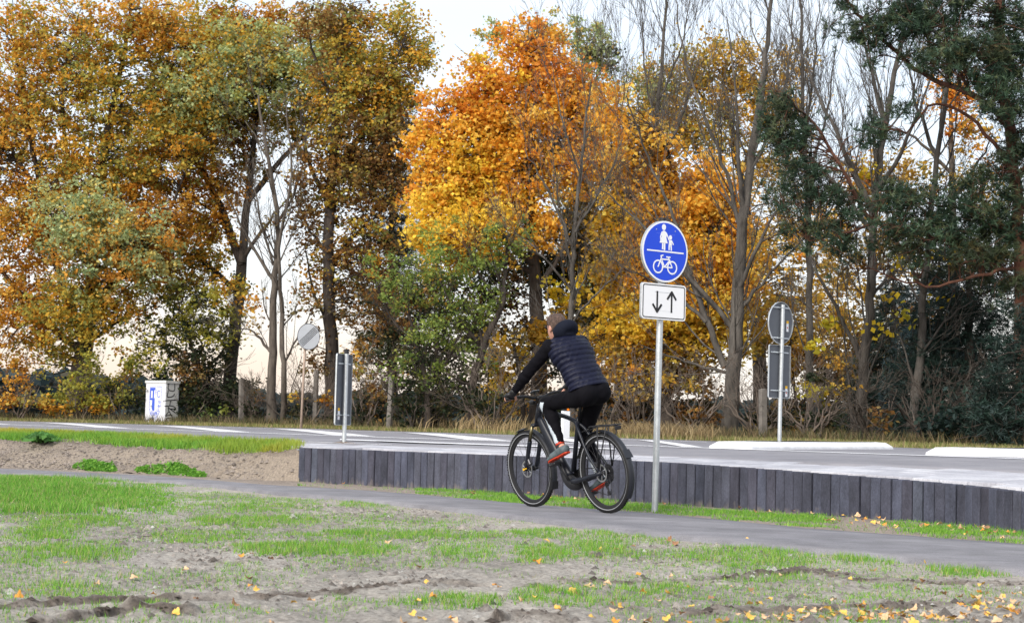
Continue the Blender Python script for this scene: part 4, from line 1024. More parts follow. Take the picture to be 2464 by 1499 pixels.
# ------------------------------------------------------------------ the rider: one implicit surface for the body, others for the clothes
class SDF:
    def __init__(s, lo, hi, h):
        s.h = h; s.lo = np.array(lo, float); s.n = np.ceil((np.array(hi) - s.lo) / h).astype(int) + 1
        s.F = np.full(s.n, 1.0, np.float32)
    def _sub(s, lo, hi):
        a = np.clip(np.floor((np.array(lo) - s.lo) / s.h).astype(int), 0, s.n - 1); b = np.clip(np.ceil((np.array(hi) - s.lo) / s.h).astype(int) + 1, 1, s.n)
        ax = [s.lo[i] + s.h * np.arange(a[i], b[i]) for i in range(3)]
        X, Y, Z = np.meshgrid(*ax, indexing='ij'); return tuple(slice(a[i], b[i]) for i in range(3)), X, Y, Z
    def _mix(s, sl, d, k):
        F = s.F[sl]
        hh = np.clip(.5 + .5 * (F - d) / k, 0, 1); s.F[sl] = F * (1 - hh) + d * hh - k * hh * (1 - hh)
    def cone(s, a, b, ra, rb, k=.02, ys=1.0, fn=None):
        """round cone; ys>1 widens it along y"""
        a = np.array(a, float); b = np.array(b, float); R_ = max(ra, rb) * max(ys, 1) + k + .03
        sl, X, Y, Z = s._sub(np.minimum(a, b) - R_, np.maximum(a, b) + R_)
        ab = b - a; ym = (a[1] + b[1]) / 2
        t = np.clip(((X - a[0]) * ab[0] + (Y - a[1]) * ab[1] + (Z - a[2]) * ab[2]) / (ab @ ab), 0, 1)
        d = np.sqrt((X - a[0] - t * ab[0]) ** 2 + ((Y - a[1] - t * ab[1]) / ys) ** 2 + (Z - a[2] - t * ab[2]) ** 2) - (ra + (rb - ra) * t)
        if fn is not None: d = d + fn(X, Y, Z)
        s._mix(sl, d, k)
    def ell(s, c, r, k=.02, rot=0., fn=None):
        c = np.array(c, float); R_ = max(r) + k + .03
        sl, X, Y, Z = s._sub(c - R_, c + R_)
        x, y, z = X - c[0], Y - c[1], Z - c[2]
        if rot: ca, sa = math.cos(rot), math.sin(rot); x, z = x * ca + z * sa, -x * sa + z * ca
        k0 = np.sqrt((x / r[0]) ** 2 + (y / r[1]) ** 2 + (z / r[2]) ** 2); k1 = np.sqrt((x / r[0] ** 2) ** 2 + (y / r[1] ** 2) ** 2 + (z / r[2] ** 2) ** 2) + 1e-9
        d = k0 * (k0 - 1) / k1
        if fn is not None: d = d + fn(X, Y, Z)
        s._mix(sl, d, k)
    def clip(s, p, n):
        """cut away the side n points to"""
        n = np.array(n, float); n /= np.linalg.norm(n)
        ax = [s.lo[i] + s.h * np.arange(s.n[i]) for i in range(3)]; X, Y, Z = np.meshgrid(*ax, indexing='ij')
        s.F = np.maximum(s.F, ((X - p[0]) * n[0] + (Y - p[1]) * n[1] + (Z - p[2]) * n[2]).astype(np.float32))
    def disp(s, fn):
        ax = [s.lo[i] + s.h * np.arange(s.n[i]) for i in range(3)]; X, Y, Z = np.meshgrid(*ax, indexing='ij')
        m = np.abs(s.F) < .06; s.F[m] += fn(X[m], Y[m], Z[m]).astype(np.float32)
    def mesh(s):
        F = s.F; S = F < 0; n = s.n
        C = np.zeros(n - 1, np.int8)
        offs = [(i, j, k) for i in (0, 1) for j in (0, 1) for k in (0, 1)]
        def cs(A_, o): return A_[o[0]:o[0] + n[0] - 1, o[1]:o[1] + n[1] - 1, o[2]:o[2] + n[2] - 1]
        for o in offs: C += cs(S, o)
        act = (C > 0) & (C < 8); ids = np.full(act.shape, -1, np.int64); cells = np.argwhere(act); ids[act] = np.arange(len(cells))
        vals = np.stack([cs(F, o)[act] for o in offs], 1)
        acc = np.zeros((len(cells), 3)); cnt = np.zeros(len(cells))
        for a in range(8):
            for b in range(a + 1, 8):
                oa, ob = np.array(offs[a]), np.array(offs[b])
                if np.abs(oa - ob).sum() != 1: continue
                va, vb = vals[:, a], vals[:, b]; m = (va < 0) != (vb < 0); t = np.where(m, va / np.where(m, va - vb, 1), 0)
                acc += (oa + (ob - oa) * t[:, None]) * m[:, None]; cnt += m
        V = s.lo + s.h * (cells + acc / cnt[:, None])
        Q = []
        for ax in range(3):
            o = [0, 0, 0]; o[ax] = 1
            A_ = S[:n[0] - o[0], :n[1] - o[1], :n[2] - o[2]]; B_ = S[o[0]:, o[1]:, o[2]:]
            e = np.argwhere(A_ != B_); p, q = (ax + 1) % 3, (ax + 2) % 3
            e = e[(e[:, p] > 0) & (e[:, q] > 0) & (e[:, p] < n[p] - 1) & (e[:, q] < n[q] - 1)]
            ins = A_[e[:, 0], e[:, 1], e[:, 2]]
            def c_(dp, dq): f = e.copy(); f[:, p] -= dp; f[:, q] -= dq; return ids[f[:, 0], f[:, 1], f[:, 2]]
            quad = np.stack([c_(1, 1), c_(0, 1), c_(0, 0), c_(1, 0)], 1); quad[~ins] = quad[~ins][:, ::-1]; Q.append(quad)
        return V, np.vstack(Q)
J = dict(pel=A(.125, 0, 1.075), hipL=A(.14, .09, 1.045), hipR=A(.14, -.09, 1.045), kL=A(.615, .125, .985), kR=A(.42, -.115, .67), aL=A(.455, .125, .605), aR=A(.225, -.125, .305),
         waist=A(.20, 0, 1.22), chest=A(.335, 0, 1.425), nb=A(.425, 0, 1.562), sL=A(.415, .178, 1.502), sR=A(.415, -.178, 1.502), eL=A(.635, .275, 1.295), eR=A(.635, -.275, 1.295),
         wL=A(.832, .318, 1.118), wR=A(.832, -.318, 1.118), hd=A(.508, .012, 1.674))
rider = None
def legs(S, off=0.):
    for s in 'LR':
        S.cone(J['hip' + s], J['k' + s], .090 + off, .060 + off, .03); kn, an = J['k' + s], J['a' + s]
        calf = kn + (an - kn) * .33 + A(-.018, 0, 0)
        S.cone(kn, calf, .057 + off, .056 + off, .02); S.cone(calf, an, .056 + off, .036 + off, .02)
    S.ell(J['pel'] + A(-.015, .0, .01), (.115 + off, .165 + off, .12 + off), .04)
    for y in (.075, -.075): S.ell(J['pel'] + A(-.055, y, -.005), (.095 + off, .10 + off, .10 + off), .03)
def torso(S, off=0., fn=None):
    S.cone(J['pel'] + A(.02, 0, .05), J['waist'], .105 + off, .105 + off, .04, 1.45, fn); S.cone(J['waist'], J['chest'], .105 + off, .118 + off, .04, 1.5, fn)
    S.cone(J['chest'], J['nb'] + A(-.02, 0, -.04), .118 + off, .085 + off, .04, 1.62, fn)
def arms(S, off=0.):
    for s in 'LR':
        S.ell(J['s' + s], (.068 + off, .062 + off, .068 + off), .04); S.cone(J['s' + s], J['e' + s], .058 + off, .046 + off, .03)
        f = J['e' + s] + (J['w' + s] - J['e' + s]) * .3; S.cone(J['e' + s], f, .046 + off, .045 + off, .02); S.cone(f, J['w' + s], .045 + off, .029 + off, .02)
def headneck(S):
    h = J['hd']
    S.cone(J['nb'] + A(-.01, 0, -.02), h + A(-.02, 0, -.05), .062, .058, .03)
    S.ell(h + A(-.008, 0, .018), (.098, .077, .098), .02); S.ell(h + A(.038, 0, -.045), (.062, .058, .075), .03); S.cone(h + A(.05, 0, -.09), h + A(.072, 0, -.105), .036, .024, .025)
    S.cone(h + A(.088, 0, .005), h + A(.112, 0, -.03), .010, .016, .012)
    S.ell(h + A(.085, 0, -.072), (.014, .026, .010), .012)
    for y in (1, -1):
        S.ell(h + A(-.004, .079 * y, -.008), (.020, .010, .034), .006, rot=.15); S.ell(h + A(.078, .034 * y, .006), (.012, .016, .010), .01)
def hand(S, sg, off=0., fingers=True):
    s = 'L' if sg > 0 else 'R'; w = J['w' + s]
    S.cone(w, A(.872, .315 * sg, 1.092), .027 + off, .026 + off, .015, 1.25)
    S.cone(A(.872, .330 * sg, 1.092), A(.905, .330 * sg, 1.086), .020 + off, .016 + off, .012, 1.9)
    if fingers:
        for k, (y, e) in enumerate(((.293, 1.0), (.316, 1.06), (.338, 1.0), (.359, .86))):
            p = [A(.902, y * sg, 1.084), A(.902 + .030 * e, y * sg, 1.076), A(.904 + .032 * e, y * sg, 1.050), A(.915, y * sg, 1.036)]
            for q in range(3): S.cone(p[q], p[q + 1], .0098 - .0008 * q, .0092 - .0008 * q, .004)
        t = [A(.868, .298 * sg, 1.085), A(.878, .276 * sg, 1.060), A(.893, .262 * sg, 1.040), A(.908, .258 * sg, 1.036)]
        for q in range(3): S.cone(t[q], t[q + 1], .012 - .001 * q, .011 - .001 * q, .006)
LO, HI = (-.16, -.45, .02), (1.0, .45, 1.85)
def put(S, name, m, parent, smooth=True):
    V, Q = S.mesh(); o = fastmesh(name, V, Q, m, parent, smooth=smooth); return o
S = SDF(LO, HI, .0075); legs(S, -.006); torso(S, -.012); arms(S, -.006); headneck(S); hand(S, 1); hand(S, -1)
for s, a, b in (('L', A(.40, .13, .570), A(.585, .14, .485)), ('R', A(.205, -.135, .262), A(.40, -.14, .165))): S.cone(J['a' + s], a, .034, .034, .02); S.cone(a, b, .032, .028, .02)
V, Q = S.mesh()
rider = fastmesh('person', V, Q, MT['skin'], smooth=True)
rider.matrix_world = BM
tag(rider, 'cyclist in quilted navy vest and black tights riding away with hands on the bars', 'person')
# trousers
S = SDF((-.16, -.32, .25), (.75, .32, 1.30), .0075); legs(S, .004); S.cone(J['pel'] + A(.02, 0, .03), J['waist'], .11, .108, .04, 1.45)
S.clip(J['waist'], (.3, 0, 1))
for s in 'LR':
    a = J['a' + s]; kn = J['k' + s]; d = (a - kn) / np.linalg.norm(a - kn)
    sl, X, Y, Z = S._sub(a - .14, a + .12); cut = (X - a[0]) * d[0] + (Z - a[2]) * d[2] + (.02 if s == 'L' else -.01)
    m = (Y * (1 if s == 'L' else -1) > .02) & (cut > -.05) & (cut < .14); FF = S.F[sl]; FF[m] = np.maximum(FF[m], cut[m]); S.F[sl] = FF
S.disp(lambda X, Y, Z: .006 * (vnoise((X + Z) * 26 + Y * 9, (X - Z) * 8 + Y * 14, 14) - .5) + .0025 * (vnoise(X * 55, Z * 55 + Y * 40, 19) - .5))
TV, TQ = S.mesh(); tr = fastmesh('trousers', TV, TQ, MT['trouser'], rider, smooth=True)
def patch(cond, name, m, off=.003):
    c = TV[TQ].mean(1); k = cond(c); q = TQ[k]
    if not len(q): print('empty patch', name); return
    e1 = TV[TQ[:, 1]] - TV[TQ[:, 0]]; e2 = TV[TQ[:, 3]] - TV[TQ[:, 0]]; nn = np.cross(e1, e2)
    vn = np.zeros_like(TV)
    for i in range(4): np.add.at(vn, TQ[:, i], nn)
    vn /= np.linalg.norm(vn, axis=1)[:, None] + 1e-12
    us, inv = np.unique(q.ravel(), return_inverse=True)
    fastmesh(name, TV[us] + vn[us] * off, inv.reshape(q.shape), m, tr, smooth=True)
kn, an = J['kL'], J['aL']
def shin(c):
    d = an - kn; L = np.linalg.norm(d); d = d / L; t = (c - kn) @ d / L; e = np.array([d[2], 0, -d[0]]); x = (c - kn) @ e      # x>0: behind
    x = x * np.sign(np.dot(e, A(-1, 0, 0)))
    yl = c[:, 1] - kn[1]
    w = np.interp(t, [.12, .3, .55, .8, .93], [.0, .014, .024, .026, .020]); ctr = np.interp(t, [.12, .35, .6, .93], [-.045, -.018, -.002, .006])
    return (t > .12) & (t < .93) & (yl > .0) & (np.abs(x - ctr) < w)
patch(shin, 'reflective_stripe', MT['refl'])
patch(lambda c: (c[:, 1] > kn[1] + .005) & (np.abs(c[:, 0] - (kn[0] - .005) + .5 * (c[:, 2] - kn[2] + .02)) < .026) & (np.abs(c[:, 2] - kn[2] + .03) < .05), 'knee_patch', MT['refl'])
aR, kR = J['aR'], J['kR']
patch(lambda c: (c[:, 1] < -.02) & (np.abs(((c - kR) @ (aR - kR)) / ((aR - kR) @ (aR - kR)) - .6) < .3) & (np.abs((c[:, 0] - kR[0]) * (aR - kR)[2] - (c[:, 2] - kR[2]) * (aR - kR)[0]) < .008), 'reflective_stripe', MT['refl'])
# jersey sleeves and collar
S = SDF((.25, -.45, 1.0), (.95, .45, 1.62), .0075); arms(S, .006)
for sg, s in ((1, 'L'), (-1, 'R')):
    w = J['w' + s]; d = (w - J['e' + s]); d = d / np.linalg.norm(d); sl, X, Y, Z = S._sub(w - .1, w + .1); cut = (X - w[0]) * d[0] + (Y - w[1]) * d[1] + (Z - w[2]) * d[2] + .012; FF = S.F[sl]; S.F[sl] = np.maximum(FF, cut)
S.disp(lambda X, Y, Z: .007 * (vnoise((X - Z) * 34 + Y * 6, (X + Z) * 7 + Y * 12, 4) - .5) + .003 * (vnoise(X * 60, Z * 60 + Y * 40, 9) - .5))
put(S, 'sleeves', MT['jersey'], rider)
# quilted vest
axis = (J['nb'] - J['pel']); axis /= np.linalg.norm(axis)
S = SDF((-.14, -.36, .98), (.62, .36, 1.64), .006); torso(S, .014); S.cone(J['sL'] + A(-.02, -.04, -.01), J['sR'] + A(-.02, .04, -.01), .078, .078, .05); S.ell(J['pel'] + A(-.005, 0, .045), (.132, .182, .10), .05)
def quilt(X, Y, Z):
    a = (X - J['pel'][0]) * axis[0] + (Z - J['pel'][2]) * axis[2] + .012 * np.cos(Y * 9) + .010 * np.sin(Y * 23 + X * 9) * (vnoise(X * 11, Z * 13, 2) - .3)
    ph = a / .047
    return -.0135 * np.abs(np.sin(np.pi * ph)) ** .5 + .007 + .006 * (vnoise(X * 30 + Y * 17, Z * 22 + Y * 25, 6) - .5)
S.disp(quilt)
S.clip(J['pel'] + A(-.06, 0, .055), (-.30, 0, -1)); S.clip(J['nb'] + A(-.02, 0, .012), (.35, 0, 1))
for sg, s in ((1, 'L'), (-1, 'R')):
    S.clip(J['s' + s] + A(.0, .030 * sg, .01), (.28, 1.0 * sg, .25))
put(S, 'vest', MT['vest'], rider)
# hood bunched on the neck
S = SDF((.22, -.22, 1.44), (.58, .22, 1.80), .0065)
hfold = lambda X, Y, Z: .004 * np.sin(34 * Z + 10 * X + 5 * Y) + .003 * np.sin(28 * Y + 21 * Z)
S.ell(A(.385, -.012, 1.668), (.078, .108, .066), .03, fn=hfold); S.ell(A(.405, .06, 1.635), (.070, .050, .052), .03, fn=hfold); S.ell(A(.405, -.08, 1.635), (.070, .050, .052), .03, fn=hfold); S.ell(A(.41, 0, 1.60), (.085, .095, .035), .03, fn=hfold)
for y in (1, -1): S.cone(A(.42, .065 * y, 1.605), A(.50, .052 * y, 1.565), .026, .022, .02)
put(S, 'hood', MT['hood'], rider)
# hair: a cap over the skull, short
h = J['hd']
S = SDF((.34, -.12, 1.56), (.66, .12, 1.83), .005); rough = lambda X, Y, Z: .009 * (vnoise(X * 75 + Y * 45, Z * 40 + Y * 60, 3) - .5)
S.ell(h + A(-.014, 0, .022), (.104, .084, .103), .02, fn=rough); S.ell(h + A(.02, 0, .055), (.088, .072, .066), .02, fn=rough)
S.clip(h + A(.045, 0, .045), (1.0, 0, -.55)); S.clip(h + A(-.02, 0, -.055), (.35, 0, -1.0))
sl, X, Y, Z = S._sub(h + A(-.02, -.12, -.07), h + A(.12, .12, .03)); FF = S.F[sl]; e = .032 - np.sqrt((X - h[0] - .012) ** 2 + (Z - h[2] + .012) ** 2); S.F[sl] = np.where(np.abs(Y) > .05, np.maximum(FF, e), FF)
put(S, 'hair', MT['hair'], rider)
# glasses
g = MB()
for y in (1, -1): g.tube([h + A(-.005, .086 * y, .006), h + A(.06, .080 * y, .010), h + A(.092, .066 * y, .010)], .0032, 6); g.tube([h + A(.098, .034 * y + .024 * math.cos(a), .004 + .020 * math.sin(a)) for a in np.linspace(0, 2 * math.pi, 16)], .003, 5)
g.tube([h + A(.102, -.010, .008), h + A(.102, .010, .008)], .003, 5); gl = g.build('glasses', MT['black'], rider)
g = MB()
for y in (1, -1): g.poly([h + A(.097, .034 * y + .023 * math.cos(a), .004 + .019 * math.sin(a)) for a in np.linspace(0, 2 * math.pi, 16, endpoint=False)], A(1, 0, 0), .002)
g.build('lens', MT['black'], gl)
# gloves, socks, shoes
for sg in (1, -1):
    S = SDF((.80, min(.22 * sg, .42 * sg), 1.0), (.98, max(.22 * sg, .42 * sg), 1.16), .005); hand(S, sg, .005, False)
    for y in (.293, .316, .338, .359): S.cone(A(.902, y * sg, 1.084), A(.928, y * sg, 1.078), .0135, .013, .004)
    put(S, 'glove', MT['black'], rider)
for s, sg, heel, ball, toe in (('L', 1, A(.385, .13, .530), A(.535, .14, .470), A(.605, .142, .452)), ('R', -1, A(.195, -.135, .225), A(.355, -.14, .152), A(.43, -.14, .128))):
    a = J['a' + s]; kn = J['k' + s]; d = (a - kn) / np.linalg.norm(a - kn)
    g = MB(); g.tube([a - d * .035, a + d * .01, a + d * .05], [.041, .040, .046], 14); so_ = g.build('sock', MT['black'], rider, smooth=True)
    g = MB(); g.tube([a - d * .032, a - d * .010], [.0425, .0420], 14); g.build('red_band', MT['orange'], so_, smooth=True)
    f = (toe - heel) / np.linalg.norm(toe - heel); nup = np.cross(f, A(0, 1, 0)); nup = nup if nup[2] > 0 else -nup
    S = SDF(np.minimum(heel, toe) - .12, np.maximum(heel, toe) + .14, .005)
    S.cone(heel + nup * .048, ball + nup * .040, .042, .040, .03, 1.05); S.cone(ball + nup * .036, toe + nup * .026, .038, .026, .02, 1.25); S.cone(heel + nup * .05, a + d * .015, .040, .043, .03)
    S.cone(heel + nup * .05 + f * .02, heel + f * .10 + nup * .07, .04, .032, .02)
    S.clip(heel + nup * .014, -nup); S.clip(a + d * .02, -d)
    sh = put(S, 'shoe', MT['shoe'], rider)
    g = MB(); side = np.cross(nup, f); prof = [(-.045, .022), (-.03, .034), (.02, .036), (.08, .032), (.14, .042), (.19, .042), (.23, .032), (.255, .012)]
    Lp = [heel + f * x + side * w for x, w in prof] + [heel + f * x - side * w for x, w in prof[::-1]]
    g.poly([p + nup * .004 for p in Lp], nup, .008)
    for x in np.arange(-.03, .24, .022): g.box(heel + f * x + nup * .001, (.012, .052, .008), R=np.stack([f, side, nup], 1))
    g.build('sole', MT['orange'], sh)
# ------------------------------------------------------------------ vegetation
def srgb(*c): return np.array([((x / 255) / 12.92 if x / 255 < .04045 else ((x / 255 + .055) / 1.055) ** 2.4) for x in c])
PAL = dict(
    rust=[(.72, .37, .05), (.60, .26, .03), (.78, .47, .08), (.36, .14, .02), (.66, .47, .10), (.42, .39, .11)],
    orange=[(.70, .34, .055), (.60, .26, .04), (.72, .44, .10), (.44, .20, .035)],
    olive=[(.58, .45, .08), (.42, .41, .10), (.74, .45, .06), (.27, .29, .08), (.64, .32, .035)],
    green=[(.45, .53, .25), (.54, .60, .30), (.33, .43, .21), (.62, .52, .16), (.68, .46, .10)],
    brown=[(.26, .13, .04), (.16, .08, .03), (.38, .20, .05), (.24, .19, .07), (.40, .28, .10)],
    maple=[(.90, .52, .07), (.90, .60, .10), (.86, .43, .05), (.88, .64, .14), (.76, .36, .04)],
    mapley=[(.90, .63, .07), (.90, .69, .11), (.88, .55, .06), (.80, .60, .07)],
    mapler=[(.84, .40, .06), (.76, .30, .045), (.88, .50, .08), (.64, .25, .04)],
    ochre=[(.64, .40, .06), (.54, .30, .045), (.72, .48, .08), (.38, .30, .08)],
    yellow=[(.72, .52, .03), (.62, .42, .03), (.55, .48, .05)],
    yg=[(.48, .44, .08), (.36, .36, .06), (.58, .48, .08), (.26, .28, .06)],
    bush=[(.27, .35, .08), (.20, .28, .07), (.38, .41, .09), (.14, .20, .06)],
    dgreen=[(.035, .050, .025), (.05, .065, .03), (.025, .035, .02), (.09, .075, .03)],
    pine=[(.030, .058, .034), (.045, .080, .042), (.020, .040, .026), (.075, .095, .045)],
    spruce=[(.014, .030, .022), (.022, .045, .034), (.010, .020, .016), (.04, .065, .06)],
    bluespruce=[(.06, .10, .11), (.04, .07, .075), (.02, .04, .04)],
)
def colours(pal, n, rng, clump=None):
    P = np.array(PAL[pal]); w = np.ones(len(P)); w[0] = 1.8; w /= w.sum()
    i = rng.choice(len(P), n, p=w)
    if clump is not None:
        j = rng.choice(len(P), clump.max() + 1, p=w)[clump]; m = rng.random(n) < .6; i = np.where(m, j, i)
    return P[i] * (1 + rng.normal(0, .16, (n, 1))).clip(.55, 1.5)
def leaves(C, size, rng, up=.35, out=None):
    """kite-shaped folded leaves at the centres C; returns vertices, quads"""
    n = len(C); nr = rng.normal(size=(n, 3)); nr[:, 2] = np.abs(nr[:, 2]) + up
    if out is not None: nr += out * .5
    nr /= np.linalg.norm(nr, axis=1)[:, None]
    a = rng.normal(size=(n, 3)); a[:, 2] -= .35; a -= nr * (a * nr).sum(1)[:, None]; a /= np.linalg.norm(a, axis=1)[:, None]
    b = np.cross(nr, a); s = size * rng.uniform(.65, 1.3, (n, 1)); fold = nr * s * rng.uniform(.05, .25, (n, 1))
    V = np.stack([C - a * s * .5, C + b * s * .40 + fold, C + a * s * .55, C - b * s * .40 + fold], 1)
    return V.reshape(-1, 3), np.arange(4 * n).reshape(n, 4)
def pt(vx, vy, Y): return W(vx, vy, Y)
def crownpts(blobs, Y0, rng, dens, clump_r=.42, per=55, flat=.75):
    """leaf centres for blobs (vx, vy, rx, ry, palette[, density factor, dY]); leaves hang in clumps"""
    C = []; K = []; CC = []; pals = [b[4] for b in blobs if (len(b) < 6 or b[5] > .5)] or [blobs[0][4]]
    for b in blobs:
        vx, vy, rx, ry, pal = b[:5]; f = b[5] if len(b) > 5 else 1.; dY = b[6] if len(b) > 6 else 0.
        Y = Y0 + dY; px = Y / FPX; c = pt(vx, vy, Y); R = np.array([rx * px, max(.6, .8 * min(rx, ry * 1.3) * px), ry * px])
        area = math.pi * R[0] * R[2]; n = int(area * dens * f)
        nc = max(2, int(n / per))
        d = rng.normal(size=(nc, 3)); d /= np.linalg.norm(d, axis=1)[:, None]; rad = rng.random((nc, 1)) ** .45 * rng.uniform(.85, 1.28, (nc, 1))
        cc = c + d * rad * R
        cc = cc + (rng.normal(size=cc.shape) * .10)
        lab = rng.integers(0, nc, n); cr2_ = clump_r * rng.uniform(.5, 1.5, nc)
        g = rng.normal(size=(n, 3)) * .52; g[:, 2] *= flat
        p = cc[lab] + g * cr2_[lab][:, None]
        k_ = colours(pal, n, rng, lab); other = pals[rng.integers(0, len(pals))]; alt = colours(other, n, rng, lab); sw = (rng.random(nc) < .3)[lab]; k_[sw] = alt[sw]
        C.append(p); K.append(k_); CC.append(cc)
    return np.vstack(C), np.vstack(K), np.vstack(CC)
def grow(g, p, d, L, r, lev, rng, kids, wander=.10, up=.12, ang=(22, 48), rmin=.0048, tips=None, nseg=6, col=None):
    P = [p]; q = p.copy(); d = d / np.linalg.norm(d); D = [d]
    for i in range(nseg):
        d = d + rng.normal(0, wander, 3) + np.array([0, 0, up]) * (1 if lev else .5); d /= np.linalg.norm(d); q = q + d * L / nseg; P.append(q.copy()); D.append(d)
    R = np.linspace(r, max(rmin * .7, r * (.30 if lev < len(kids) else .3)), nseg + 1)
    g.tube(P, R, 7 if r > .06 else (5 if r > .02 else 3), cap=False)
    if tips is not None: tips.append(q)
    if lev < len(kids):
        n = kids[lev]
        for k in range(n):
            t = rng.uniform(.22, .98) if lev else rng.uniform(.3, .98); i = min(int(t * nseg), nseg - 1); f = t * nseg - i
            b = P[i] + (P[i + 1] - P[i]) * f; dd = D[i + 1]
            ax_ = rng.normal(size=3); ax_ -= dd * (ax_ @ dd); ax_ /= np.linalg.norm(ax_); th = math.radians(rng.uniform(*ang))
            nd = dd * math.cos(th) + ax_ * math.sin(th)
            grow(g, b, nd, L * rng.uniform(.40, .68) * (1.1 - .45 * t), max(rmin, R[i] * rng.uniform(.42, .62)), lev + 1, rng, kids, wander, up, ang, rmin, tips, max(3, nseg - 1))
def poly3(pts, Y0, rng, jit=.25):
    """limb polyline given as (vx, vy[, dY]) -> smooth 3d curve"""
    P = []
    for i, p in enumerate(pts): P.append(pt(p[0], p[1], Y0 + (p[2] if len(p) > 2 else 0.) + (rng.normal(0, jit) if i else 0)))
    return crom(P, 5)
def tree(name, label, base, limbs, blobs, leaf=.13, dens=380, bark='bark', seed=1, pal=None, group='trees behind the road', cat='tree', twigs=.5, clump=.31, per=34, sub=(), subL=1.6, kind='leaf', nneedle=14, up=.12, ang=(22, 48)):
    """limbs: (points, r0, r1); the first one is the trunk. sub = branching counts grown off every limb"""
    rng = np.random.default_rng(seed); vx, vy, Y = base
    b = pt(vx, vy, Y); o = empty(name, b, label, cat, group)
    tr_ = MB(); br = MB(); samples = []
    for i, (pts, r0, r1) in enumerate(limbs):
        P = poly3(pts, Y, rng, .12 if i == 0 else .35)
        P = P + rng.normal(0, .02 + .0 * r0, P.shape)
        R = np.linspace(r0, r1, len(P))
        if i == 0:
            P[0] = P[0] - np.array([0, 0, .3]); R[0] *= 1.35; R[1] *= 1.12
            tr_.tube(P - b, R, 12, cap=False)
        else: br.tube(P - b, R, 8 if r0 > .05 else 6, cap=False)
        for k in range(len(P)): samples.append((P[k], R[k], P[min(k + 1, len(P) - 1)] - P[max(k - 1, 0)]))
    SP = np.array([s[0] for s in samples]); SR = np.array([s[1] for s in samples])
    if sub:
        n0 = sub[0]
        for k in range(n0):
            i = rng.integers(3, len(samples)); p, r, d = samples[i]
            d = d / (np.linalg.norm(d) + 1e-9); ax_ = rng.normal(size=3); ax_ -= d * (ax_ @ d); ax_ /= np.linalg.norm(ax_); th = math.radians(rng.uniform(*ang))
            grow(br, p - b, d * math.cos(th) + ax_ * math.sin(th), subL * rng.uniform(.5, 1.3), max(.008, min(.028, r * .4)), 1, rng, (0,) + tuple(sub[1:]), up=up, ang=ang)
    C = None
    if blobs:
        C, K, CC = crownpts(blobs, Y, rng, dens, clump, per)
        m = rng.random(len(CC)) < twigs
        for c in CC[m]:
            dd = np.linalg.norm(SP - c, axis=1) + .6 * (SP[:, 2] > c[2] + .2); i = int(np.argmin(dd)); p = SP[i]; L = np.linalg.norm(c - p)
            if L < .15 or L > 4.5: continue
            mid = (p + c) / 2 + rng.normal(0, .12 * L, 3) + np.array([0, 0, .10 * L]); r = min(SR[i] * .5, .012 + .011 * L)
            Q = crom([p, mid, c], 3); br.tube(Q - b, np.linspace(r, .006, len(Q)), 3, cap=False)
            for _ in range(1):
                e = c + rng.normal(0, .30, 3); br.tube(np.array([mid, (mid + e) / 2 + rng.normal(0, .06, 3), e]) - b, [.010, .008, .005], 3, cap=False)
    tr_.build('trunk', MT[bark], o, smooth=True)
    if br.v: br.build('branches', MT[bark], o, smooth=True)
    if C is not None:
        C = C - b
        if kind == 'leaf':
            V, F = leaves(C, leaf, rng); cols = np.repeat(K, 4, 0)
            fastmesh('crown', V, F, MT['leaf'], o, cols)
        else:
            n = len(C); dr = rng.normal(size=(n, 3)); dr[:, 2] = dr[:, 2] * .6 + (.55 if kind == 'pine' else -.15); dr /= np.linalg.norm(dr, axis=1)[:, None]
            D = np.repeat(dr, nneedle, 0) * .9 + rng.normal(0, .55 if kind == 'pine' else .5, (n * nneedle, 3)); D /= np.linalg.norm(D, axis=1)[:, None]
            s = leaf * rng.uniform(.6, 1.25, (n * nneedle, 1)); side = np.cross(D, rng.normal(size=D.shape)); side /= np.linalg.norm(side, axis=1)[:, None]
            base_ = np.repeat(C, nneedle, 0) + np.repeat(dr, nneedle, 0) * rng.uniform(-.06, .06, (n * nneedle, 1))
            V = np.stack([base_ - side * .008, base_ + side * .008, base_ + D * s], 1).reshape(-1, 3); F = np.arange(len(V)).reshape(-1, 3)
            cols = np.repeat(np.repeat(K, nneedle, 0) * (1 + np.random.default_rng(seed).normal(0, .2, (n * nneedle, 1))).clip(.5, 1.6), 3, 0)
            fastmesh('crown', V, F, MT['needle'], o, cols)
    return o

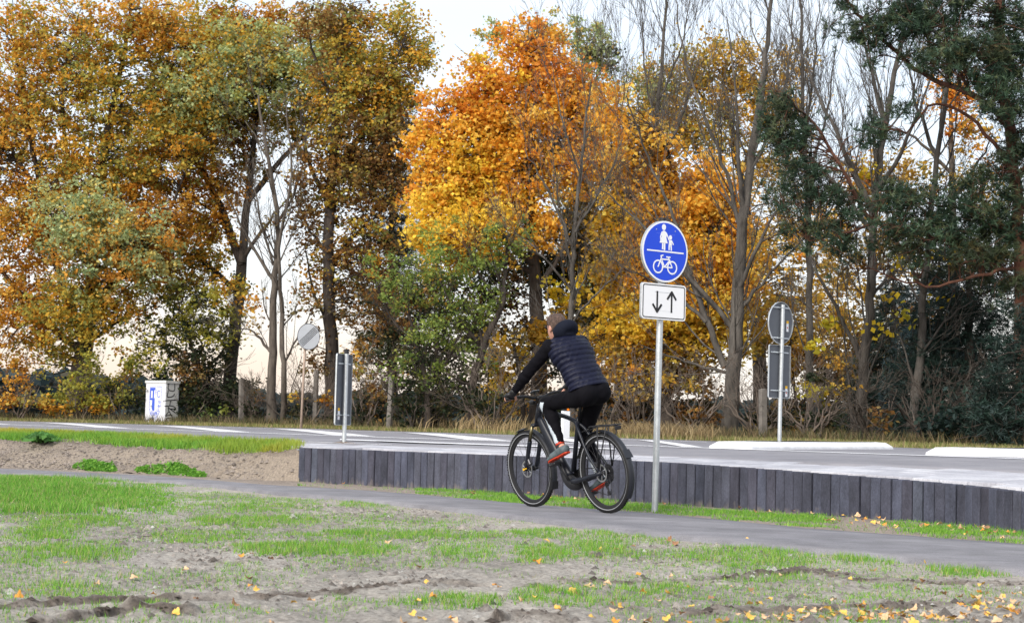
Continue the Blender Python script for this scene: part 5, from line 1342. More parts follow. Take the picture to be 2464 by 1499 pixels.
OAK = 'oaks'
tree('oak_tree', 'broad rust and green oak filling the far left of the picture', (185, 1014, 58),
     [([(185, 1014), (190, 930), (200, 850), (218, 740), (225, 640)], .36, .22),
      ([(205, 830), (150, 690), (110, 520), (70, 320), (40, 120)], .17, .04), ([(222, 650), (240, 470), (262, 300), (300, 120), (320, -40)], .17, .04),
      ([(215, 740), (310, 640), (400, 520), (450, 400)], .13, .03), ([(198, 850), (100, 760), (10, 660), (-70, 560)], .13, .03), ([(225, 560), (170, 420), (150, 230), (180, 60)], .10, .03), ([(205, 830), (290, 770), (360, 730)], .08, .02), ([(100, 480), (10, 330), (-60, 200)], .07, .02)],
     [(90, 90, 150, 120, 'rust', .75), (50, 300, 150, 140, 'rust', .9), (230, 210, 150, 140, 'olive', .9), (60, 540, 130, 140, 'rust', 1.0), (215, 430, 140, 110, 'olive', 1.0), (270, 600, 170, 110, 'green', 1.15, -2.5), (190, 520, 110, 90, 'green', .9, -2.5),
      (70, 740, 140, 100, 'rust', 1.0), (190, 760, 140, 80, 'olive', .9, -1.5), (330, 60, 140, 90, 'rust', .7), (390, 350, 120, 100, 'olive', .9), (-120, 400, 130, 280, 'rust', .8), (350, 540, 110, 100, 'orange', .8), (130, 850, 110, 40, 'olive', .6), (300, 720, 100, 60, 'olive', .9, -1.5), (30, 860, 60, 30, 'rust', .5)], dens=720, leaf=.12, bark='barkd', seed=11, group=OAK)
tree('oak_tree', 'tall oak with olive green upper crown behind the narrow bare tree', (548, 1014, 60),
     [([(546, 1014), (552, 920), (568, 770), (582, 630)], .25, .18), ([(580, 640), (540, 520), (480, 400), (420, 280), (380, 130)], .16, .04), ([(582, 630), (600, 450), (620, 280), (640, 90)], .16, .04),
      ([(575, 700), (500, 640), (430, 600), (360, 590)], .10, .03), ([(600, 480), (680, 380), (770, 280), (860, 150)], .11, .03), ([(560, 560), (500, 500), (440, 470)], .07, .02), ([(560, 840), (500, 800), (440, 790)], .07, .02), ([(582, 630), (640, 540), (690, 480)], .08, .02)],
     [(470, 110, 180, 120, 'olive', .95), (610, 160, 150, 110, 'green', 1.1, -2), (770, 140, 130, 110, 'green', 1.0, -1), (500, 230, 130, 90, 'green', 1.0, -2), (440, 280, 140, 110, 'olive', 1.0), (560, 310, 110, 80, 'olive', .9), (720, 270, 110, 90, 'olive', .9), (480, 450, 110, 90, 'orange', .85), (430, 610, 130, 90, 'olive', .9),
      (480, 540, 90, 60, 'rust', .7), (620, 60, 170, 60, 'rust', .7), (330, 440, 90, 90, 'olive', .7), (560, 400, 90, 50, 'brown', .5), (460, 690, 90, 50, 'olive', .6)], dens=720, leaf=.12, bark='barkd', seed=12, group=OAK)
tree('oak_tree', 'dark brown-leaved oak with straight trunk beside the striped round sign', (798, 1036, 55),
     [([(800, 1036), (797, 850), (790, 640), (798, 420), (815, 200), (830, 20)], .24, .09), ([(795, 500), (740, 380), (720, 240)], .09, .03), ([(800, 420), (870, 320), (930, 200), (970, 110)], .11, .03), ([(792, 640), (860, 560), (930, 500)], .09, .02), ([(797, 800), (750, 690), (735, 600)], .06, .02), ([(790, 620), (740, 540), (710, 470)], .06, .02), ([(810, 260), (760, 150), (740, 60)], .07, .02)],
     [(850, 240, 130, 110, 'olive', .9), (790, 420, 100, 120, 'brown', .75), (905, 130, 110, 100, 'olive', .85), (860, 370, 90, 90, 'brown', .8), (745, 560, 60, 70, 'brown', .4), (880, 500, 80, 100, 'brown', .6), (800, 620, 80, 70, 'brown', .5), (810, 740, 70, 80, 'brown', .35), (965, 60, 40, 60, 'olive', .6), (985, 160, 45, 45, 'olive', .7), (820, 60, 120, 70, 'brown', .8), (905, 250, 70, 60, 'olive', .9), (780, 880, 50, 60, 'brown', .25), (740, 700, 40, 60, 'rust', .3), (1005, 110, 40, 50, 'olive', .6), (960, 230, 70, 55, 'olive', .8), (930, 330, 70, 70, 'brown', .9), (880, 620, 80, 90, 'brown', .7), (940, 430, 60, 80, 'brown', .7), (900, 720, 70, 70, 'brown', .5), (1030, 150, 25, 30, 'olive', .6)], dens=760, leaf=.115, bark='barkd', seed=13, group=OAK, clump=.36)
tree('bare_tree', 'slender bare twin-stemmed tree standing in the gap of sky', (655, 1024, 54),
     [([(652, 1024), (655, 850), (660, 690), (668, 540), (645, 380), (620, 230)], .15, .03), ([(684, 1026), (682, 900), (678, 760), (672, 600), (700, 420), (690, 250)], .10, .02), ([(660, 680), (590, 560), (540, 460)], .06, .012), ([(668, 540), (720, 430), (740, 300)], .05, .012), ([(655, 850), (610, 800), (575, 790)], .05, .012), ([(682, 880), (720, 800), (760, 730)], .04, .01), ([(645, 380), (590, 290)], .03, .01), ([(660, 640), (620, 500), (610, 380)], .04, .01)],
     [(700, 760, 40, 60, 'brown', .12), (600, 720, 50, 80, 'rust', .15), (640, 560, 60, 60, 'brown', .1)], bark='bark', seed=14, sub=(46, 5, 4), subL=2.0, group='bare trees')
tree('understorey_maple', 'low yellow-green maple spreading over the utility cabinet', (470, 1016, 56.5),
     [([(500, 1016), (490, 930), (470, 860), (450, 800)], .12, .06), ([(485, 900), (540, 840), (590, 790)], .05, .015), ([(470, 860), (400, 830), (340, 820)], .05, .015), ([(450, 800), (430, 730), (420, 690)], .04, .012), ([(490, 930), (530, 900), (560, 870)], .04, .012), ([(478, 880), (420, 880), (370, 890)], .04, .012)],
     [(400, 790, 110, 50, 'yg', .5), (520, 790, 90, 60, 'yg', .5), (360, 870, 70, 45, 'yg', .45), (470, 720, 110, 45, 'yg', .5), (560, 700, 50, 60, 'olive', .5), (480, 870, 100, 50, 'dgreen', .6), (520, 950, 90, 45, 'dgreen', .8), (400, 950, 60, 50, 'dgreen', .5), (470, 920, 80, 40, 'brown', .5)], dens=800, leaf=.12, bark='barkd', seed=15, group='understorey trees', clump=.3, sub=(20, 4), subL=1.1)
# oak beyond the left edge, and one beyond the right
tree('oak_tree', 'rust-leaved oak cut by the left picture edge', (-330, 1006, 60), [([(-330, 1006), (-325, 760), (-310, 500), (-300, 200)], .40, .12), ([(-320, 640), (-230, 500), (-160, 380)], .12, .03), ([(-315, 560), (-420, 420), (-480, 300)], .12, .03)],
     [(-260, 300, 190, 260, 'rust', .8), (-380, 500, 190, 200, 'olive', .7), (-240, 620, 170, 140, 'rust', .8), (-330, 820, 160, 90, 'olive', .6)], dens=240, leaf=.2, bark='barkd', seed=16, group=OAK)
def shrub(label, base, blobs, seed, dens=520, leaf=.11, bark='brush', sub=(10, 5, 3), subL=1.1, name='shrub', n=6, hpx=70, clump=.26, spread=45):
    r_ = np.random.default_rng(seed); vx, vy, Y = base; L = []
    for k in range(n):
        x1 = vx + r_.uniform(-1, 1) * spread; L.append(([(vx + r_.uniform(-1, 1) * spread * .25, vy + 3), ((vx * .4 + x1 * .6), vy - hpx * .5), (x1, vy - hpx * r_.uniform(.8, 1.2))], .030, .010))
    return tree(name, label, base, L, blobs, leaf=leaf, dens=dens, bark=bark, seed=seed, group='shrubs along the far verge', cat='shrub', clump=clump, per=40, sub=sub, subL=subL, up=.05)
shrub('rust-leaved shrub below the oak at the left picture edge', (50, 1010, 56), [(40, 955, 75, 45, 'rust', .7), (100, 970, 60, 35, 'olive', .6), (-60, 960, 60, 50, 'rust', .6)], 21)
shrub('yellow-leaved shrub against the thick oak trunk', (190, 1014, 56.5), [(190, 940, 60, 60, 'yg', .7), (150, 970, 50, 40, 'rust', .6), (240, 965, 45, 40, 'yg', .6), (215, 880, 40, 50, 'yg', .5)], 22)
shrub('mixed rust and green shrub touching the left side of the cabinet', (290, 1016, 57), [(290, 950, 50, 55, 'yg', .6), (270, 985, 60, 25, 'rust', .6), (315, 900, 40, 50, 'olive', .6), (330, 975, 40, 30, 'dgreen', .8)], 23)
shrub('dark green shrub touching the cabinet lettering side', (460, 1020, 56.2), [(455, 960, 45, 55, 'dgreen', 1.), (500, 975, 60, 40, 'bush', .5), (540, 960, 50, 50, 'dgreen', .8), (470, 900, 60, 45, 'brown', .6)], 24)
shrub('grey leafless brush between fence post and bare twin-stemmed tree', (620, 1024, 54.6), [(620, 990, 50, 26, 'dgreen', .5), (600, 950, 40, 30, 'brown', .25)], 25, sub=(26, 6, 3), n=9)
shrub('leafless brush at the foot of the straight-trunked oak', (740, 1030, 53), [(740, 1000, 60, 25, 'dgreen', .6), (760, 950, 40, 40, 'rust', .3)], 26, sub=(26, 6, 3), n=9)
shrub('dark bramble brush beside the narrow sign panel', (880, 1036, 50), [(870, 990, 60, 40, 'dgreen', .9), (900, 950, 50, 40, 'brown', .5), (860, 900, 40, 50, 'rust', .35)], 27, sub=(30, 6, 3), n=10, hpx=110)
# dark conifer between oak and maple
tree('dark_spruce', 'dark spruce standing between brown oak and orange maple', (945, 1030, 57), [([(945, 1030), (945, 800), (942, 520), (938, 230)], .20, .03)] + [([(943, y), (943 + s * (40 + (y - 250) * .07), y + 22)], .03, .01) for y in range(300, 860, 55) for s in (1, -1)],
     [(945, 300, 60, 60, 'dgreen', 1.), (950, 420, 85, 80, 'dgreen', 1.1), (950, 560, 95, 90, 'dgreen', 1.1), (950, 700, 100, 80, 'dgreen', 1.), (940, 800, 100, 60, 'dgreen', .8)], dens=340, leaf=.19, kind='spruce', nneedle=8, bark='barkd', seed=31, group='conifers', clump=.35, per=30)
# maples
MG = 'orange maples'
tree('maple_tree', 'large bright orange maple with a reddish top in the middle of the picture', (1300, 1034, 50),
     [([(1298, 1034), (1296, 850), (1285, 650), (1275, 450), (1272, 260), (1270, 110)], .26, .05), ([(1285, 640), (1200, 560), (1110, 500), (1030, 470)], .10, .02), ([(1280, 520), (1180, 420), (1090, 340), (1050, 260)], .10, .02), ([(1276, 430), (1350, 330), (1400, 240)], .09, .02), ([(1290, 700), (1360, 600), (1410, 500)], .09, .02), ([(1286, 660), (1180, 610), (1080, 580)], .08, .02), ([(1272, 330), (1200, 230), (1170, 160)], .07, .02)],
     [(1270, 110, 85, 60, 'mapler', .75), (1215, 200, 120, 80, 'mapler', .7), (1345, 190, 100, 80, 'mapler', .7), (1200, 300, 120, 80, 'maple', .9), (1340, 300, 120, 90, 'maple', .9), (1090, 350, 100, 70, 'maple', .9), (1110, 430, 120, 70, 'maple', 1.1), (1250, 410, 120, 90, 'maple', .9), (1050, 500, 75, 50, 'mapley', 1.2, -1), (1130, 560, 120, 60, 'mapley', 1.3, -1.5), (1040, 570, 60, 50, 'mapley', 1.2, -1.5), (1010, 470, 45, 25, 'mapler', .8), (1060, 250, 60, 45, 'mapler', .35), (1240, 500, 90, 60, 'maple', .9), (1400, 400, 90, 80, 'maple', .6), (1120, 260, 70, 60, 'mapler', .5), (1020, 340, 50, 50, 'maple', .7), (1180, 490, 100, 60, 'mapley', 1.), (1300, 560, 70, 60, 'maple', .7), (1080, 620, 60, 40, 'mapley', .9, -1), (1150, 380, 90, 70, 'mapley', .7), (1440, 340, 60, 70, 'maple', .6)], dens=1050, leaf=.125, bark='barkd', seed=32, group=MG, clump=.34, per=38)
tree('maple_tree', 'wide orange maple behind the big grey bare tree', (1600, 1044, 47),
     [([(1602, 1044), (1600, 900), (1605, 740), (1612, 560), (1610, 380)], .22, .06), ([(1605, 760), (1540, 660), (1490, 560)], .08, .02), ([(1606, 700), (1680, 600), (1740, 520)], .09, .02), ([(1600, 860), (1680, 780), (1740, 740)], .07, .02), ([(1602, 880), (1520, 820), (1450, 800)], .07, .02), ([(1612, 520), (1680, 430), (1730, 380)], .06, .02)],
     [(1560, 400, 100, 100, 'maple', .75), (1640, 540, 140, 110, 'maple', .95), (1720, 470, 90, 90, 'maple', .8), (1640, 680, 120, 90, 'maple', 1.), (1560, 780, 130, 90, 'mapley', .8), (1735, 690, 70, 80, 'maple', .9), (1480, 640, 70, 70, 'ochre', .45), (1700, 820, 90, 70, 'ochre', .7), (1480, 870, 100, 60, 'ochre', .55), (1620, 900, 110, 50, 'brown', .6), (1520, 520, 80, 70, 'mapley', .6), (1470, 270, 60, 60, 'maple', .5), (1680, 620, 110, 90, 'mapley', .7), (1760, 580, 60, 70, 'maple', .7), (1580, 620, 90, 70, 'maple', .8), (1690, 750, 90, 70, 'mapley', .7)], dens=1200, leaf=.13, bark='barkd', seed=33, group=MG, clump=.34, per=38)
tree('maple_tree', 'orange maple seen between the thin leafless tree and the blue sign', (1490, 1040, 52), [([(1492, 1040), (1490, 860), (1485, 660), (1480, 460)], .18, .05), ([(1488, 720), (1420, 620), (1370, 540)], .06, .02), ([(1486, 640), (1550, 540), (1600, 470)], .06, .02), ([(1490, 820), (1560, 740), (1620, 700)], .05, .02), ([(1490, 840), (1420, 770), (1370, 740)], .05, .02)],
     [(1480, 380, 90, 90, 'maple', .6), (1420, 520, 90, 80, 'ochre', .55), (1540, 500, 90, 80, 'maple', .7), (1470, 620, 110, 80, 'ochre', .6), (1400, 640, 80, 70, 'dgreen', .6), (1570, 640, 90, 80, 'maple', .7), (1500, 760, 110, 80, 'mapley', .6), (1400, 770, 80, 70, 'ochre', .5), (1620, 800, 90, 70, 'mapley', .7), (1330, 640, 70, 80, 'dgreen', .6), (1350, 850, 80, 60, 'dgreen', .5), (1800, 640, 70, 90, 'maple', .5), (1810, 780, 70, 80, 'ochre', .5)], dens=1000, leaf=.13, bark='barkd', seed=38, group=MG, clump=.34, per=38)
tree('maple_sapling', 'low yellow maple behind the rider', (1260, 1036, 48),
     [([(1262, 1036), (1255, 940), (1240, 850), (1235, 780)], .08, .03), ([(1255, 930), (1200, 880), (1170, 860)], .03, .01), ([(1245, 880), (1310, 800), (1350, 720)], .04, .01)],
     [(1225, 850, 75, 45, 'mapley', .8), (1180, 885, 50, 35, 'mapley', .7), (1340, 690, 60, 35, 'yellow', .5), (1290, 770, 60, 50, 'ochre', .6), (1420, 730, 60, 50, 'ochre', .5), (1230, 940, 50, 40, 'ochre', .4), (1380, 800, 60, 60, 'ochre', .4), (1420, 880, 60, 50, 'brown', .4)], dens=420, leaf=.16, bark='barkd', seed=34, group=MG, clump=.3, per=34, sub=(14, 4, 3), subL=1.3)
tree('oak_tree', 'ochre-leaved oak seen through the bare branches of the big grey tree', (1830, 1046, 57),
     [([(1832, 1046), (1825, 800), (1800, 560), (1770, 360), (1740, 200)], .26, .06), ([(1790, 500), (1690, 380), (1620, 270), (1570, 210)], .1, .02), ([(1780, 420), (1840, 290), (1880, 190)], .09, .02), ([(1760, 300), (1680, 220), (1650, 150)], .06, .02)],
     [(1650, 190, 120, 65, 'olive', .8), (1560, 220, 70, 60, 'green', .8), (1790, 210, 110, 90, 'ochre', .75), (1890, 160, 60, 45, 'ochre', .6), (1700, 310, 130, 70, 'olive', .7), (1860, 270, 80, 60, 'ochre', .6), (1740, 130, 90, 50, 'ochre', .5), (1620, 300, 100, 60, 'ochre', .6), (1540, 300, 70, 60, 'maple', .6), (1820, 400, 110, 90, 'ochre', .4), (1880, 560, 100, 120, 'ochre', .4), (1960, 700, 90, 130, 'ochre', .4), (1900, 800, 90, 100, 'ochre', .4)], dens=700, leaf=.12, bark='bark', seed=35, group=OAK, clump=.38)
tree('oak_tree', 'green-topped oak rising behind the orange maple', (1400, 1032, 63),
     [([(1402, 1032), (1400, 700), (1400, 400), (1405, 150)], .28, .06), ([(1400, 420), (1300, 230), (1210, 100)], .1, .02), ([(1402, 300), (1440, 180), (1450, 90)], .08, .02)],
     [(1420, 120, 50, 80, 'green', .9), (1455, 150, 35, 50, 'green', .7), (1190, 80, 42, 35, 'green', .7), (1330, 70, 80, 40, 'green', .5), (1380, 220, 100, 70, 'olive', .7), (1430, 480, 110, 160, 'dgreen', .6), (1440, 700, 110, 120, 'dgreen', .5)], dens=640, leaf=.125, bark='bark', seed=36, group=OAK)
tree('fruit_tree', 'small-leaved green tree with a crooked dark stem beside the rider', (1130, 1030, 46),
     [([(1126, 1030), (1135, 930), (1165, 830), (1205, 740), (1216, 640), (1225, 560)], .13, .03), ([(1030, 1030), (1028, 930), (1005, 840), (985, 760)], .10, .03), ([(1160, 840), (1100, 760), (1060, 680)], .05, .015), ([(1205, 740), (1150, 650), (1120, 590)], .045, .012), ([(1028, 930), (1080, 860), (1110, 800)], .045, .012), ([(1000, 830), (940, 760), (910, 690)], .04, .012), ([(1135, 930), (1080, 900), (1040, 860)], .04, .012)],
     [(1080, 650, 120, 80, 'bush', .8), (960, 700, 80, 65, 'bush', .7), (1190, 610, 70, 70, 'bush', .65), (1060, 780, 110, 70, 'bush', .8), (990, 870, 90, 60, 'bush', .75), (1130, 870, 80, 60, 'bush', .6), (1225, 560, 45, 50, 'bush', .5), (930, 640, 50, 50, 'bush', .5), (1150, 740, 90, 60, 'bush', .6), (1030, 950, 80, 40, 'dgreen', .8), (1100, 550, 80, 40, 'yg', .4), (1120, 950, 70, 40, 'dgreen', .6), (1090, 720, 70, 50, 'ochre', .3)], dens=640, leaf=.085, bark='barkd', seed=37, group='understorey trees', clump=.26, per=40, sub=(44, 5, 3), subL=1.2)
# bare trees
BT = 'bare trees'
tree('bare_tree', 'big grey leafless tree with a forked trunk left of the island sign', (1760, 1052, 42),
     [([(1757, 1052), (1764, 900), (1774, 720), (1786, 560), (1804, 400), (1832, 230), (1850, 70), (1858, -120)], .20, .03), ([(1745, 880), (1700, 770), (1655, 650), (1620, 520), (1560, 380), (1500, 230)], .085, .012), ([(1786, 570), (1750, 420), (1700, 290), (1650, 150), (1620, -20)], .06, .012), ([(1790, 520), (1775, 380), (1770, 220), (1750, 40)], .06, .012), ([(1800, 420), (1870, 280), (1900, 130), (1910, -30)], .045, .01), ([(1775, 700), (1840, 560), (1900, 450)], .06, .012), ([(1770, 800), (1690, 700), (1560, 560), (1440, 450)], .07, .012), ([(1764, 900), (1650, 870), (1540, 830)], .05, .01), ([(1770, 760), (1850, 660), (1960, 540)], .05, .01), ([(1700, 770), (1600, 690), (1490, 640)], .05, .01)],
     [], bark='barkg', seed=41, sub=(90, 6, 4), subL=2.7, group=BT, ang=(18, 42))
tree('bare_tree', 'leafless grey tree with ascending branches right of the island sign', (2075, 1058, 40),
     [([(2066, 1058), (2080, 880), (2096, 680), (2104, 490), (2135, 280), (2180, 30), (2200, -120)], .135, .03), ([(2102, 520), (2040, 380), (1970, 230), (1900, 60)], .07, .012), ([(2100, 560), (2000, 430), (1880, 330), (1800, 290)], .06, .012), ([(2130, 300), (2090, 150), (2060, 0)], .06, .012), ([(2110, 460), (2200, 300), (2250, 150)], .06, .012), ([(2080, 880), (2020, 760), (1960, 640), (1910, 560)], .06, .012), ([(2090, 720), (2170, 620), (2230, 560)], .04, .01), ([(2050, 1058), (2040, 900), (2030, 760)], .05, .012)],
     [(1985, 720, 60, 120, 'yellow', .10), (1960, 930, 50, 50, 'yellow', .35), (2050, 450, 60, 60, 'yellow', .15), (2170, 690, 60, 70, 'yellow', .12)], dens=300, leaf=.15, bark='barkg', seed=42, sub=(70, 6, 4), subL=2.3, group=BT, ang=(18, 42))
tree('bare_tree', 'slim leafless trunk in front of the dark spruce', (2200, 1050, 38.5),
     [([(2192, 1060), (2212, 860), (2230, 650), (2255, 380), (2290, 120), (2310, -80)], .11, .025), ([(2225, 700), (2150, 560), (2110, 460)], .05, .012), ([(2240, 560), (2330, 430), (2390, 330)], .05, .012), ([(2255, 380), (2200, 230), (2180, 120)], .05, .012), ([(2212, 860), (2290, 760), (2350, 720)], .03, .01)],
     [(2280, 640, 60, 60, 'yellow', .12), (2150, 720, 50, 60, 'yellow', .15)], dens=300, leaf=.14, bark='barkg', seed=43, sub=(42, 5, 3), subL=1.9, group=BT)
tree('bare_tree', 'thin grey leafless tree rising just behind the rider', (1372, 1036, 45),
     [([(1374, 1036), (1372, 860), (1376, 700), (1382, 560), (1400, 380), (1420, 200)], .10, .02), ([(1380, 600), (1320, 460), (1260, 360)], .04, .01), ([(1382, 560), (1460, 430), (1500, 330)], .04, .01), ([(1376, 700), (1310, 620), (1240, 560)], .035, .01), ([(1374, 780), (1440, 700), (1500, 650)], .035, .01), ([(1395, 420), (1350, 280), (1330, 160)], .03, .01)],
     [], bark='barkg', seed=44, sub=(56, 6, 4), subL=1.9, group=BT, ang=(18, 42))
tree('bare_tree', 'slender leafless tree rising behind the wide orange maple', (1560, 1044, 50), [([(1562, 1044), (1558, 800), (1560, 560), (1575, 320), (1600, 80), (1605, -60)], .12, .025), ([(1560, 520), (1520, 330), (1505, 160)], .05, .01), ([(1566, 440), (1640, 280), (1690, 120)], .05, .01), ([(1575, 320), (1550, 160), (1545, 20)], .04, .01), ([(1585, 240), (1640, 110), (1660, 0)], .035, .01)], [], bark='barkg', seed=45, sub=(60, 6, 4), subL=2.4, group=BT, ang=(16, 38), up=.2)
tree('bare_tree', 'slender leafless tree between the big grey tree and the pine limb', (1950, 1054, 46), [([(1952, 1054), (1948, 820), (1945, 560), (1935, 330), (1930, 100), (1925, -60)], .11, .025), ([(1945, 540), (1890, 360), (1860, 190)], .045, .01), ([(1940, 440), (1990, 270), (2010, 110)], .045, .01), ([(1935, 330), (1960, 150), (1975, 0)], .04, .01), ([(1945, 600), (2010, 480), (2050, 380)], .035, .01)], [(1900, 350, 60, 60, 'ochre', .12), (1960, 250, 50, 60, 'ochre', .10)], dens=300, leaf=.12, bark='barkg', seed=46, sub=(56, 6, 4), subL=2.3, group=BT, ang=(16, 38), up=.2)
# pines, spruces
tree('pine_tree', 'tall scots pine at the right edge with reddish limbs and blue-green needle clumps', (2460, 1078, 36),
     [([(2462, 1080), (2458, 860), (2455, 640), (2440, 400), (2412, 180), (2405, -60), (2400, -200)], .14, .10), ([(2455, 625), (2390, 605), (2280, 575), (2160, 550), (2090, 520), (2030, 410), (1960, 300), (1890, 230)], .085, .02), ([(2440, 330), (2360, 240), (2240, 190), (2140, 110), (2060, 30), (2020, -30)], .075, .02), ([(2412, 180), (2330, 120), (2240, 110)], .05, .015), ([(2440, 420), (2350, 300), (2250, 250), (2180, 320)], .05, .015), ([(2450, 560), (2330, 510), (2200, 480)], .05, .015), ([(2455, 640), (2360, 660), (2230, 690), (2100, 650)], .05, .015), ([(2445, 440), (2520, 330), (2600, 250)], .06, .02), ([(2120, 530), (2040, 560), (1940, 580)], .035, .012)],
     [(1880, 255, 34, 45, 'pine', 1.), (1900, 330, 55, 45, 'pine', 1.), (1930, 400, 60, 40, 'pine', 1.), (1985, 450, 45, 35, 'pine', .7), (2050, 40, 45, 55, 'pine', .9), (2120, 90, 70, 55, 'pine', .8), (2190, 40, 80, 60, 'pine', .8), (2240, 140, 50, 45, 'pine', 1.1), (2310, 130, 90, 50, 'pine', 1.2, -1), (2410, 110, 80, 55, 'pine', 1.), (2400, 240, 60, 55, 'pine', 1.2, -1), (2450, 190, 60, 60, 'pine', .9),
      (2160, 300, 60, 30, 'pine', .6), (2090, 330, 50, 35, 'pine', .7), (2160, 480, 120, 40, 'pine', .8), (2290, 510, 130, 45, 'pine', .8), (2410, 480, 80, 60, 'pine', .8), (1940, 570, 80, 40, 'pine', .6), (2040, 610, 90, 40, 'pine', .5), (2300, 30, 120, 50, 'pine', .6), (2440, 20, 70, 60, 'pine', .7), (2540, 300, 120, 200, 'pine', .7), (1960, 500, 70, 35, 'pine', .6), (1900, 470, 50, 40, 'pine', .8), (1870, 300, 40, 50, 'pine', .8), (2380, 560, 110, 40, 'pine', .8), (2230, 560, 120, 40, 'pine', .7), (2100, 540, 90, 40, 'pine', .7), (2420, 380, 60, 50, 'pine', .7), (2250, 60, 90, 60, 'pine', .7), (2380, 180, 90, 50, 'pine', .7), (2350, 440, 90, 50, 'pine', .7), (2430, 560, 70, 50, 'pine', .9), (2330, 620, 120, 40, 'dgreen', .8), (2180, 600, 100, 40, 'dgreen', .6), (2440, 680, 60, 60, 'dgreen', .8), (2010, 520, 60, 40, 'pine', .6)], dens=430, leaf=.155, kind='pine', nneedle=12, bark='barkr', seed=51, group='conifers', clump=.24, per=14, twigs=.9)
def spruce(label, vx, vy, Y, top, w0, seed, pal='spruce', dens=500):
    r_ = np.random.default_rng(seed); H = vy - top; L = [([(vx, vy), (vx, vy - H * .5), (vx, top)], .17, .02)]; Bl = []
    for k in range(16):
        t = k / 15; y = vy - 20 - (H - 30) * t; w = w0 * (1 - t) ** .8 + 14
        for s in (-1, 1):
            L.append(([(vx, y - 8), (vx + s * w * .5, y + 4), (vx + s * w * r_.uniform(.8, 1.05), y + 16)], .022, .008))
            Bl.append((vx + s * w * .45, y + r_.uniform(-8, 12), w * .55, H / 22, pal, 1., r_.uniform(-.6, .6)))
    return tree('spruce_tree', label, (vx, vy, Y), L, Bl, leaf=.15, kind='spruce', nneedle=8, dens=dens, bark='barkd', seed=seed, group='conifers', clump=.24, per=14, twigs=.4)
spruce('very dark spruce filling the lower right behind the slim trunks', 2330, 1078, 39, 520, 230, 52)
spruce('very dark spruce at the right picture edge under the pine', 2490, 1082, 33.6, 690, 190, 53)
spruce('bluish spruce half hidden behind the slim leafless trunk', 2260, 1070, 42, 600, 150, 54, 'bluespruce', 420)
spruce('dark spruce between the slim leafless trunk and the tangle of twigs', 2150, 1068, 44, 640, 120, 57)
spruce('dark spruce beyond the right picture edge', 2760, 1088, 38, 300, 240, 55, dens=110)
tree('oak_tree', 'orange-leaved oak glowing behind the pine branches', (2300, 1064, 52), [([(2300, 1064), (2295, 700), (2290, 400), (2285, 220)], .2, .04), ([(2290, 420), (2200, 330), (2100, 300)], .06, .02), ([(2295, 560), (2180, 480), (2080, 430)], .06, .02)],
     [(2295, 250, 60, 70, 'mapler', .7), (2330, 330, 50, 60, 'ochre', .5), (2080, 440, 80, 60, 'ochre', .8), (2200, 420, 80, 60, 'ochre', .45), (2150, 600, 90, 80, 'ochre', .5), (2030, 640, 80, 80, 'ochre', .6), (1990, 560, 70, 70, 'maple', .5), (2340, 450, 70, 60, 'ochre', .4), (2050, 850, 90, 100, 'ochre', .35), (2200, 760, 80, 80, 'ochre', .3)], dens=640, leaf=.125, bark='bark', seed=56, group=OAK, clump=.36)
# brush on the right
for i, (vx, vy, Y, lab, bl) in enumerate((
        (1010, 1036, 46.5, 'dark brush under the green-leaved tree', [(1000, 990, 60, 40, 'dgreen', .8)]), (1180, 1038, 45, 'brown leafless brush behind the front wheel', [(1180, 980, 60, 40, 'dgreen', .6), (1200, 940, 40, 30, 'ochre', .3)]),
        (1440, 1044, 42, 'brown leafless brush behind the rear rack', [(1440, 990, 60, 40, 'brown', .4)]), (1540, 1046, 41, 'thorny brown brush left of the blue sign pole', [(1540, 990, 60, 35, 'brown', .4), (1500, 930, 50, 30, 'ochre', .3)]),
        (1660, 1048, 41, 'tangled brown brush at the foot of the big bare trunk', [(1670, 1000, 70, 30, 'brown', .5), (1640, 940, 60, 30, 'ochre', .35)]), (1830, 1056, 40.5, 'dark brush between bare trunk and island sign', [(1820, 1010, 60, 25, 'dgreen', .5)]),
        (1950, 1060, 38.5, 'tangle of bare twigs with yellow leaves right of the island sign', [(1945, 930, 45, 40, 'yellow', .4), (1990, 1000, 60, 40, 'dgreen', .6), (2020, 900, 60, 60, 'ochre', .25)]), (2100, 1066, 37, 'grey tangle of dead twigs in front of the dark spruce', [(2100, 1020, 70, 30, 'brown', .3)]),
        (2240, 1072, 36, 'dead brown twigs arching over the right verge', [(2260, 1035, 60, 20, 'dgreen', .6)]), (2400, 1078, 35, 'dark brush at the far right verge', [(2380, 1030, 80, 40, 'spruce', 1.2), (2300, 1010, 70, 50, 'spruce', 1.), (2450, 990, 60, 60, 'spruce', 1.)]))):
    shrub(lab, (vx, vy, Y), bl, 60 + i, bark='brushd' if vx > 2060 or vx < 1100 else 'brush', sub=(20, 5, 3), n=12, hpx=110, subL=1.25, spread=95)
tree('hazel_thicket', 'shaded brown-leaved hazel filling the gap behind the island sign', (1920, 1056, 50), [([(1920, 1056), (1915, 960), (1905, 860)], .08, .03), ([(1918, 980), (1980, 900), (2040, 840)], .04, .01), ([(1918, 980), (1850, 900), (1800, 850)], .04, .01), ([(1910, 900), (1900, 800), (1890, 720)], .04, .01)],
     [(1900, 870, 90, 70, 'ochre', .6), (1990, 900, 90, 80, 'brown', .8), (2080, 950, 90, 90, 'dgreen', 1.1), (1960, 1010, 110, 40, 'dgreen', 1.), (1860, 1010, 70, 35, 'dgreen', .8), (2050, 800, 90, 90, 'ochre', .6), (1850, 780, 60, 70, 'ochre', .5), (2120, 860, 80, 80, 'brown', .8), (1960, 780, 70, 60, 'ochre', .5)], dens=520, leaf=.14, bark='barkd', seed=58, group='understorey trees', clump=.3, sub=(20, 4, 3), subL=1.2)
